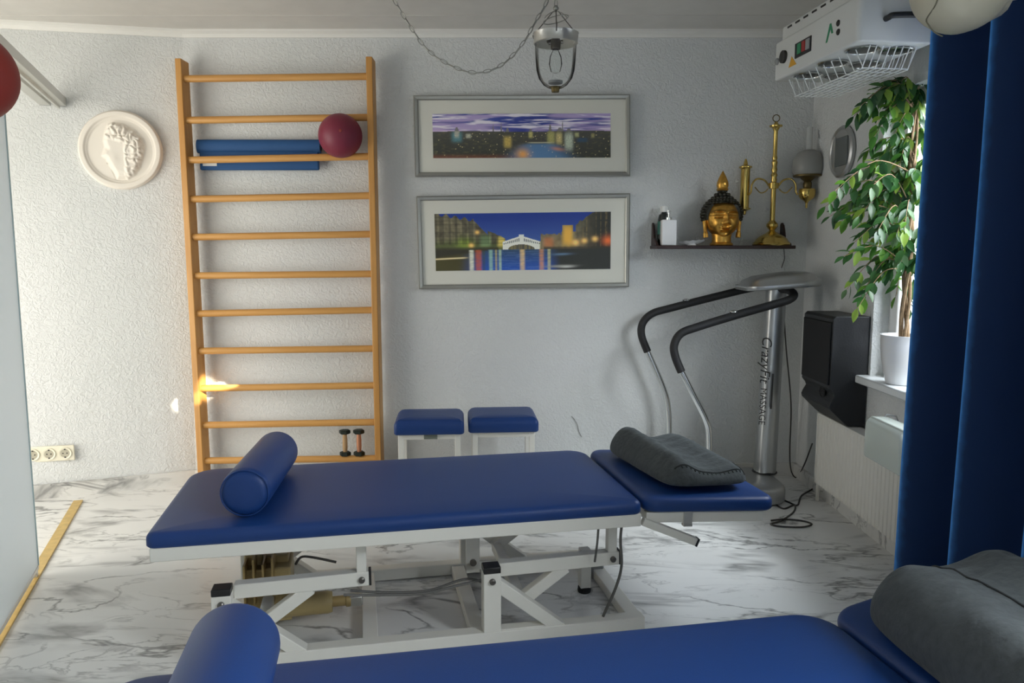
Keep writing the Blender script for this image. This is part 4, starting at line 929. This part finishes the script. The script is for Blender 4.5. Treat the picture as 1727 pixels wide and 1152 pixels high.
# ------------------------------------------------------------------ plant pot with ficus, sandstone piece
PYp = 3.215; pc_ = PY(1519, 655, PYp); SILL = .718
o = thing('potted_ficus', 'leafy weeping fig in a white ceramic pot on the window sill', 'plant', (pc_.x, PYp, SILL))
MB().lathe([(.055, 0), (.060, .003), (.072, .05), (.083, .11), (.088, .17), (.089, .205), (.092, .21), (.085, .21), (.082, .19), (.06, .186), (.002, .186)], seg=44).build('pot', M['pot'], o)
MB().lathe([(.081, .183), (.079, .188), (.04, .193), (.002, .196)], seg=30).build('soil', M['soil'], o)
loc = o.location
def pt(x, y, dY=0): return PY(x, y, PYp + dY) - loc
st = MB(); stems = []
for k, (ax0, ph, r0) in enumerate(((-.012, 0, .011), (.012, 2.1, .010), (.0, 4.2, .008))):
    pts = []
    for i in range(15):
        t = i / 14; w_ = .014 * (1 - .3 * t); base = pt(lerp(1525, 1545, t), lerp(566, 170, t)); pts.append(base + Vector((w_ * math.cos(ph + t * 9), w_ * math.sin(ph + t * 9), 0)))
    pts[0].z = .185; st.tube(spline(pts, 4), [lerp(r0, .004, i / 56) for i in range(57)], 8)
st.build('braided_trunk', M['bark'], o)
br = MB(); lf = MB(); rnd = random.Random(11)
def leaf(p, d, up, L, W, c):
    d = d.normalized(); s_ = d.cross(up); s_ = s_.normalized() if s_.length > 1e-4 else Vector((1, 0, 0)); n_ = s_.cross(d)
    prof = [(0, 0), (.18, .62), (.40, 1.0), (.62, .86), (.82, .48), (1.0, .0)]
    vs = []; fs = []
    for (t, w_) in prof:
        c0 = p + d * (L * t) - n_ * (L * .16 * t * t); e = n_ * (.14 * W * w_)
        vs += [c0 + s_ * (W * w_ * .5) + e, c0, c0 - s_ * (W * w_ * .5) + e]
    for i in range(len(prof) - 1): b = i * 3; fs += [(b, b + 1, b + 4, b + 3), (b + 1, b + 2, b + 5, b + 4)]
    lf.add(vs, fs, c)
tips = [(1392, 348), (1408, 322), (1420, 372), (1432, 300), (1400, 365), (1440, 340), (1424, 432), (1442, 408), (1428, 488), (1452, 500), (1446, 520), (1470, 470), (1440, 196), (1452, 178), (1466, 190), (1478, 210), (1474, 165), (1492, 152), (1512, 150), (1535, 140), (1560, 132), (1500, 180), (1520, 200), (1548, 180), (1565, 200), (1462, 255), (1470, 285), (1455, 330), (1475, 350), (1490, 300), (1500, 255), (1515, 290), (1530, 250), (1545, 300), (1560, 270), (1480, 390), (1500, 350), (1510, 400), (1530, 360), (1545, 410), (1560, 350), (1565, 420), (1520, 440), (1490, 430), (1550, 450), (1560, 490), (1545, 520), (1500, 450), (1535, 500), (1475, 230), (1510, 225), (1550, 225), (1540, 470), (1460, 385), (1570, 320), (1572, 250), (1568, 300), (1570, 180), (1465, 320), (1448, 365), (1485, 335), (1505, 320), (1530, 325), (1470, 410), (1525, 390)]
cols_ = [(.035, .12, .025), (.06, .18, .03), (.12, .28, .035), (.025, .085, .028), (.26, .40, .06), (.09, .17, .07), (.05, .14, .04)]
for i, (tx, ty) in enumerate(tips):
    dep = rnd.uniform(-.16, .22) if tx < 1560 else rnd.uniform(-.1, .2)
    tip = pt(tx, ty, dep); tip.x = min(tip.x, 1.70 - loc.x)
    tt = clamp((566 - (ty + rnd.uniform(-40, 30))) / 396, .28, .96); root = pt(lerp(1525, 1545, tt), lerp(566, 170, tt)); mid = root.lerp(tip, .5) + Vector((0, 0, .06 + .05 * rnd.random()))
    P_ = spline([root, mid, tip], 6); br.tube(P_, [lerp(.0032, .0012, k / (len(P_) - 1)) for k in range(len(P_))], 5)
    nl = 15
    for k in range(nl):
        t = .35 + .65 * k / (nl - 1); q = P_[min(len(P_) - 1, int(t * (len(P_) - 1)))]; dirn = (P_[-1] - P_[-3]).normalized()
        ang = (1 if k % 2 else -1) * rnd.uniform(.4, 1.1); dd = Matrix.Rotation(ang, 3, Vector((rnd.uniform(-.5, .5), -1, rnd.uniform(-.3, .6))).normalized()) @ dirn
        if k == nl - 1: dd = dirn
        dd = dd + Vector((rnd.uniform(-.2, .2), rnd.uniform(-.4, .3), -.35 + rnd.uniform(-.25, .4)))
        up = Vector((rnd.uniform(-.6, .4), -.5 + rnd.uniform(-.4, .4), .9))
        s_ = rnd.uniform(.8, 1.25); c = rnd.choice(cols_); leaf(q, dd, up, .060 * s_, .026 * s_, c)
br.build('branches', M['bark'], o); lf.build('foliage', M['leaf'], o, ang=70)
sp = PY(1546, 655, 2.93)
o = thing('sandstone_ornament', 'rough grey stone ornament on the sill, mostly hidden behind the curtain', 'ornament', (1.635, 2.98, SILL))
g = MB(); g.sphere((0, 0, .0675), .05, 24, 16, (1.1, .9, 1.35))
for v in g.v: v += v.normalized() * .010 * noise.noise(v * 30)
for v in g.v: v.z = max(v.z, 0)
g.build('stone_body', M['sand'], o); MB().box((0, 0, .004), (.08, .07, .008)).build('foot', M['sand'], o, bevel=.003)
# ------------------------------------------------------------------ oval wall clock
cy0, cy1 = PX(1401, 256, XR - .015).y, PX(1439, 256, XR - .015).y; cz = PX(1420, 256, XR - .015).z
o = thing('wall_clock', 'round grey digital wall clock with square display on the right wall', 'clock', (XR - .002, (cy0 + cy1) / 2, cz))
Rc = rot('Y', -PI / 2); rc = abs(cy0 - cy1) / 2
MB().lathe([(rc * .97, 0), (rc, .006), (rc, .018), (rc * .93, .026), (rc * .86, .022), (rc * .84, .019), (.002, .019)], (0, 0, 0), 44, Rc, sx=.96, sy=1).build('bezel', M['silverp'], o)
MB().box((-.0215, -.01, 0), (.006, rc * 1.15, rc * 1.05)).build('display', M['lcd'], o, bevel=.002)
MB().box((-.024, .055, 0), (.004, .012, rc * 1.2)).build('trim_bar', M['alu'], o)
# ------------------------------------------------------------------ blue velvet curtain
o = thing('curtain', 'deep blue velvet curtain hanging in heavy folds over the window', 'curtain', (1.42, 2.0, 0))
def cur(a, b):
    z = lerp(.015, 2.38, b); y0, y1 = 2.645, .98; s = a * (y0 - y1)
    n_ = noise.noise(Vector((s * 2.2, z * .35, 1.)))
    ph = (s - .02) / .325 * 2 * PI + .45 * n_
    amp = .066 * (1 - .12 * b) * (1 + .25 * noise.noise(Vector((s * 1.3, z * .6, 5)))); flare = .010 * (1 - b)
    x = 1.472 - amp * math.cos(ph) - .022 * math.cos(2 * ph + .3 + .4 * n_) + .010 * n_ - flare * .6
    y = y0 - s - .040 * math.sin(ph + .3) + .012 * (1 - b)
    return (x - 1.42, y - 2.0, z)
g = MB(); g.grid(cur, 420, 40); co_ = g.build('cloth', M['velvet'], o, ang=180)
sd = co_.modifiers.new('t', 'SOLIDIFY'); sd.thickness = .006
MB().tube([(0.01, .78, 2.395), (0.01, -.6, 2.395)], .014, 14).build('curtain_rod', M['white'], o)
rg = MB()
for k in range(9): rg.tube([Vector((.01 + .02 * math.cos(t), .72 - k * .135, 2.392 + .02 * math.sin(t))) for t in [2 * PI * j / 14 for j in range(14)]], .0025, 5, closed=True)
rg.build('curtain_rings', M['alu'], o)
# ------------------------------------------------------------------ ceiling heat lamp unit
YN_ = 2.90
cn = PY(1446, 69, YN_); cfz = cn.z; cf = PZ(1304.5, 138, cfz)     # near and far lower corners of the long side face
o = thing('heat_lamp', 'white ceiling mounted heat lamp unit with six lamps and wire basket', 'heat lamp', (cn.x, cn.y, cn.z))
e1 = Vector((cf.x - cn.x, cf.y - cn.y, 0)); LH = e1.length; e1.normalize(); e2 = Vector((e1.y, -e1.x, 0)); WH = .30; HH = .245
o.rotation_euler = (0, 0, math.atan2(e1.y, e1.x) - PI / 2)      # local y runs away along the long side, local x to the right
bx = pad_mb(WH, LH, 0, .165, (.02, .02, .02, .02), er=.008, crown=.0); bx.build('housing', M['white'], o, ang=50, bevel=0)
tp_ = MB(); tp_.box((WH / 2 + .005, LH / 2, .195), (WH - .03, LH - .05, .07)); tp_.build('upper_housing', M['white'], o, bevel=.008)
sl = MB()
for k in range(8): sl.box((.019, LH * (.12 + .105 * k), .214), (.004, .036, .007))
sl.build('vent_slots', M['dark'], o)
for k in range(2): MB().tube([(WH * (.35 + .3 * k), LH / 2, .22), (WH * (.35 + .3 * k), LH / 2, CZ - cn.z)], .012, 12).build('ceiling_bracket', M['white'], o)
def sidept(px, py):   # point on the long side face, local y and z
    d = ray(px, py); q0 = O - o.location; n_ = e2; t = -n_.dot(q0) / n_.dot(d); p = q0 + d * t; return p.dot(e1), p.z
def disc(name, px, py, r, m, th=.004):
    y, z = sidept(px, py); return MB().lathe([(r, 0), (r, th), (r * .7, th + .003)], (0, y, z), 20, rot('Y', -PI / 2)).build(name, m, o)
disc('socket_hole', 1414, 39, .012, M['dark'], .002); disc('socket_hole', 1414, 54, .012, M['dark'], .002); disc('dial', 1323, 96, .027, M['dark'], .012); disc('dial', 1311.5, 104, .015, M['sgrey'], .006)
y, z = sidept(1355, 80)
MB().box((-.002, y - .0, z), (.006, .135, .062)).build('switch_plate', M['black'], o, bevel=.002)
for dy, m in ((.026, M['green']), (-.012, M['red']), (-.046, M['sgrey'])): MB().box((-.006, y + dy, z + .002), (.006, .030, .042)).build('switch', m, o, bevel=.002)
y, z = sidept(1337, 104); MB().prism([(-.035, -.018), (.035, -.018), (.01, .024)], lambda p: Vector((-.0012, y + p[0], z + p[1])), lambda p: Vector((-.0002, y + p[0], z + p[1]))).build('warning_sticker', M['orange'], o, smooth=False)
y, z = sidept(1400, 56); MB().prism([(.03, -.03), (.018, -.03), (-.002, .015), (-.012, -.005), (-.024, -.005), (-.006, .036), (.004, .036)], lambda p: Vector((-.0012, y + p[0], z + p[1])), lambda p: Vector((-.0002, y + p[0], z + p[1]))).build('maker_emblem', M['green'], o, smooth=False)
for r_ in range(3):
    for c_ in range(2):
        x_ = WH * (.27 + .46 * c_); y_ = LH * (.15 + .31 * r_)
        ln = MB(); ln.lathe([(.060, -.001), (.064, -.004), (.058, -.006), (.05, .018), (.02, .03), (.002, .032)], (x_, y_, -.002), 32, cap=False); lo_ = ln.build('reflector_lamp', M['chrome'], o)
        MB().lathe([(.054, -.001), (.050, -.0045), (.02, -.006), (.001, -.0062)], (x_, y_, -.002), 28).build('dark_lens', M['bottle'], lo_)
bk = MB(); x0, x1, y0, y1, zb_ = .045, WH - .02, .04, LH - .03, -.075
for k in range(8): xx = lerp(x0 + .03, x1 - .02, k / 7); bk.tube([(xx, y0, -.002), (xx, y0 + .05, zb_), (xx, y1 - .03, zb_), (xx, y1, -.002)], .0023, 6)
for k in range(10): yy = lerp(y0 + .05, y1 - .03, k / 9); bk.tube([(x0, yy, -.002), (x0 + .035, yy, zb_ + .003), (x1 - .02, yy, zb_ + .003), (x1, yy, -.002)], .0023, 6)
bk.build('wire_basket', M['wire'], o)
hd = MB(); hy = -.03; q = PY(1497, 30, YN_) - cn
hd.tube(spline([(q.x, 0, q.z), (q.x, -.02, q.z), (q.x + .012, -.032, q.z + .004), (q.x + .10, -.034, q.z + .008), (q.x + .19, -.032, q.z + .006), (q.x + .20, -.015, q.z), (q.x + .20, 0, q.z)], 5), .011, 10); hd.build('handle', M['black'], o)
# ------------------------------------------------------------------ cream lamp head with arm, top right
Yc = 1.75
c0 = PY(1622, -28, Yc); o = thing('lamp_head', 'cream rounded lamp head on an arm, cut off at the top right corner', 'lamp', c0)
k_ = Yc / F
dr = MB(); Rd = rot('X', PI / 2)
dr.lathe([(.001, -.07), (.06, -.068), (.088, -.055), (.100, -.03), (.103, 0), (.100, .03), (.088, .055), (.06, .068), (.001, .07)], (0, 0, 0), 44, Rd @ rot('Y', .0)); dr.build('housing', M['cream'], o, ang=60)
se = MB(); sp_ = []
def drum_front(r):
    P_ = [(0, .07), (.06, .068), (.088, .055), (.100, .03), (.103, 0)]
    for (r0, y0), (r1, y1) in zip(P_, P_[1:]):
        if r <= r1: return lerp(y0, y1, (r - r0) / (r1 - r0))
    return 0
for px, py in ((1586, -6), (1586, 6), (1588, 18), (1592, 29), (1599, 38), (1607, 44), (1616, 48)):
    p = PY(px, py, Yc - .06) - c0; sp_.append(Vector((p.x, -drum_front(math.hypot(p.x, p.z)) - .0006, p.z)))
se.tube(spline(sp_, 4), .0016, 6); se.build('seam', M['creamd'], o)
am = MB(); am.tube(spline([(.03, 0, -.02), (.10, .01, .012), (.20, .02, .03), (.32, .03, .04), (.40, .04, .045)], 6), [.07] * 4 + [.048] * 8 + [.04] * 13, 20); am.build('arm', M['cream'], o)
MB().tube([(.37, .04, .05), (.37, .04, CZ - c0.z)], .02, 14).build('ceiling_stem', M['cream'], o)
# ------------------------------------------------------------------ light
W = bpy.data.worlds.new('sky'); bpy.context.scene.world = W; W.use_nodes = True
bg = W.node_tree.nodes['Background']; bg.inputs[0].default_value = (.86, .93, 1.0, 1); bg.inputs[1].default_value = 1.3
def area(name, loc, target, sx, sy, e, c):
    l = bpy.data.lights.new(name, 'AREA'); l.shape = 'RECTANGLE'; l.size = sx; l.size_y = sy; l.energy = e; l.color = c
    ob = bpy.data.objects.new(name, l); col.objects.link(ob); ob.location = loc; ob.rotation_euler = (Vector(target) - Vector(loc)).to_track_quat('-Z', 'Y').to_euler(); return ob
area('window_daylight', (2.5, 2.75, 2.3), (1.2, 2.75, .6), 1.6, 1.4, 140, (.86, .94, 1.0))
area('terrace_daylight', (2.5, .5, 2.6), (-.2, 1.2, .3), 2.2, 1.6, 430, (.88, .95, 1.0))
area('garden_daylight', (-3.2, 2.25, 1.05), (-1.7, 3.9, .8), 2.0, 1.9, 52, (1.0, .935, .81))
def spot(name, loc, target, deg, e, c, blend=.3, rad=.01):
    l = bpy.data.lights.new(name, 'SPOT'); l.energy = e; l.color = c; l.spot_size = math.radians(deg); l.spot_blend = blend; l.shadow_soft_size = rad
    ob = bpy.data.objects.new(name, l); col.objects.link(ob); ob.location = loc; ob.rotation_euler = (Vector(target) - Vector(loc)).to_track_quat('-Z', 'Y').to_euler(); return ob
spot('sun_glint', (1.25, 1.7, 1.75), WP(352, 652, .08), 2.4, 3600, (1.0, .86, .62), .9)
spot('sun_glint', (1.25, 1.75, 1.7), WP(300, 684, 0), 1.3, 2200, (1.0, .90, .72), .9)
spot('sun_glint', (1.25, 1.65, 1.8), WP(368, 655, 0), 0.9, 4500, (1.0, .95, .85), .6)
# ------------------------------------------------------------------ camera
cam = bpy.data.cameras.new('camera'); cam.sensor_width = 36; cam.lens = 36 * F / 1727; cam.clip_start = .02
co = bpy.data.objects.new('camera', cam); col.objects.link(co); co.location = O; co.rotation_euler = (PI / 2 - PITCH, 0, 0)
sc = bpy.context.scene; sc.camera = co
sc.view_settings.view_transform = 'Standard'; sc.view_settings.look = 'None'; sc.view_settings.exposure = 0
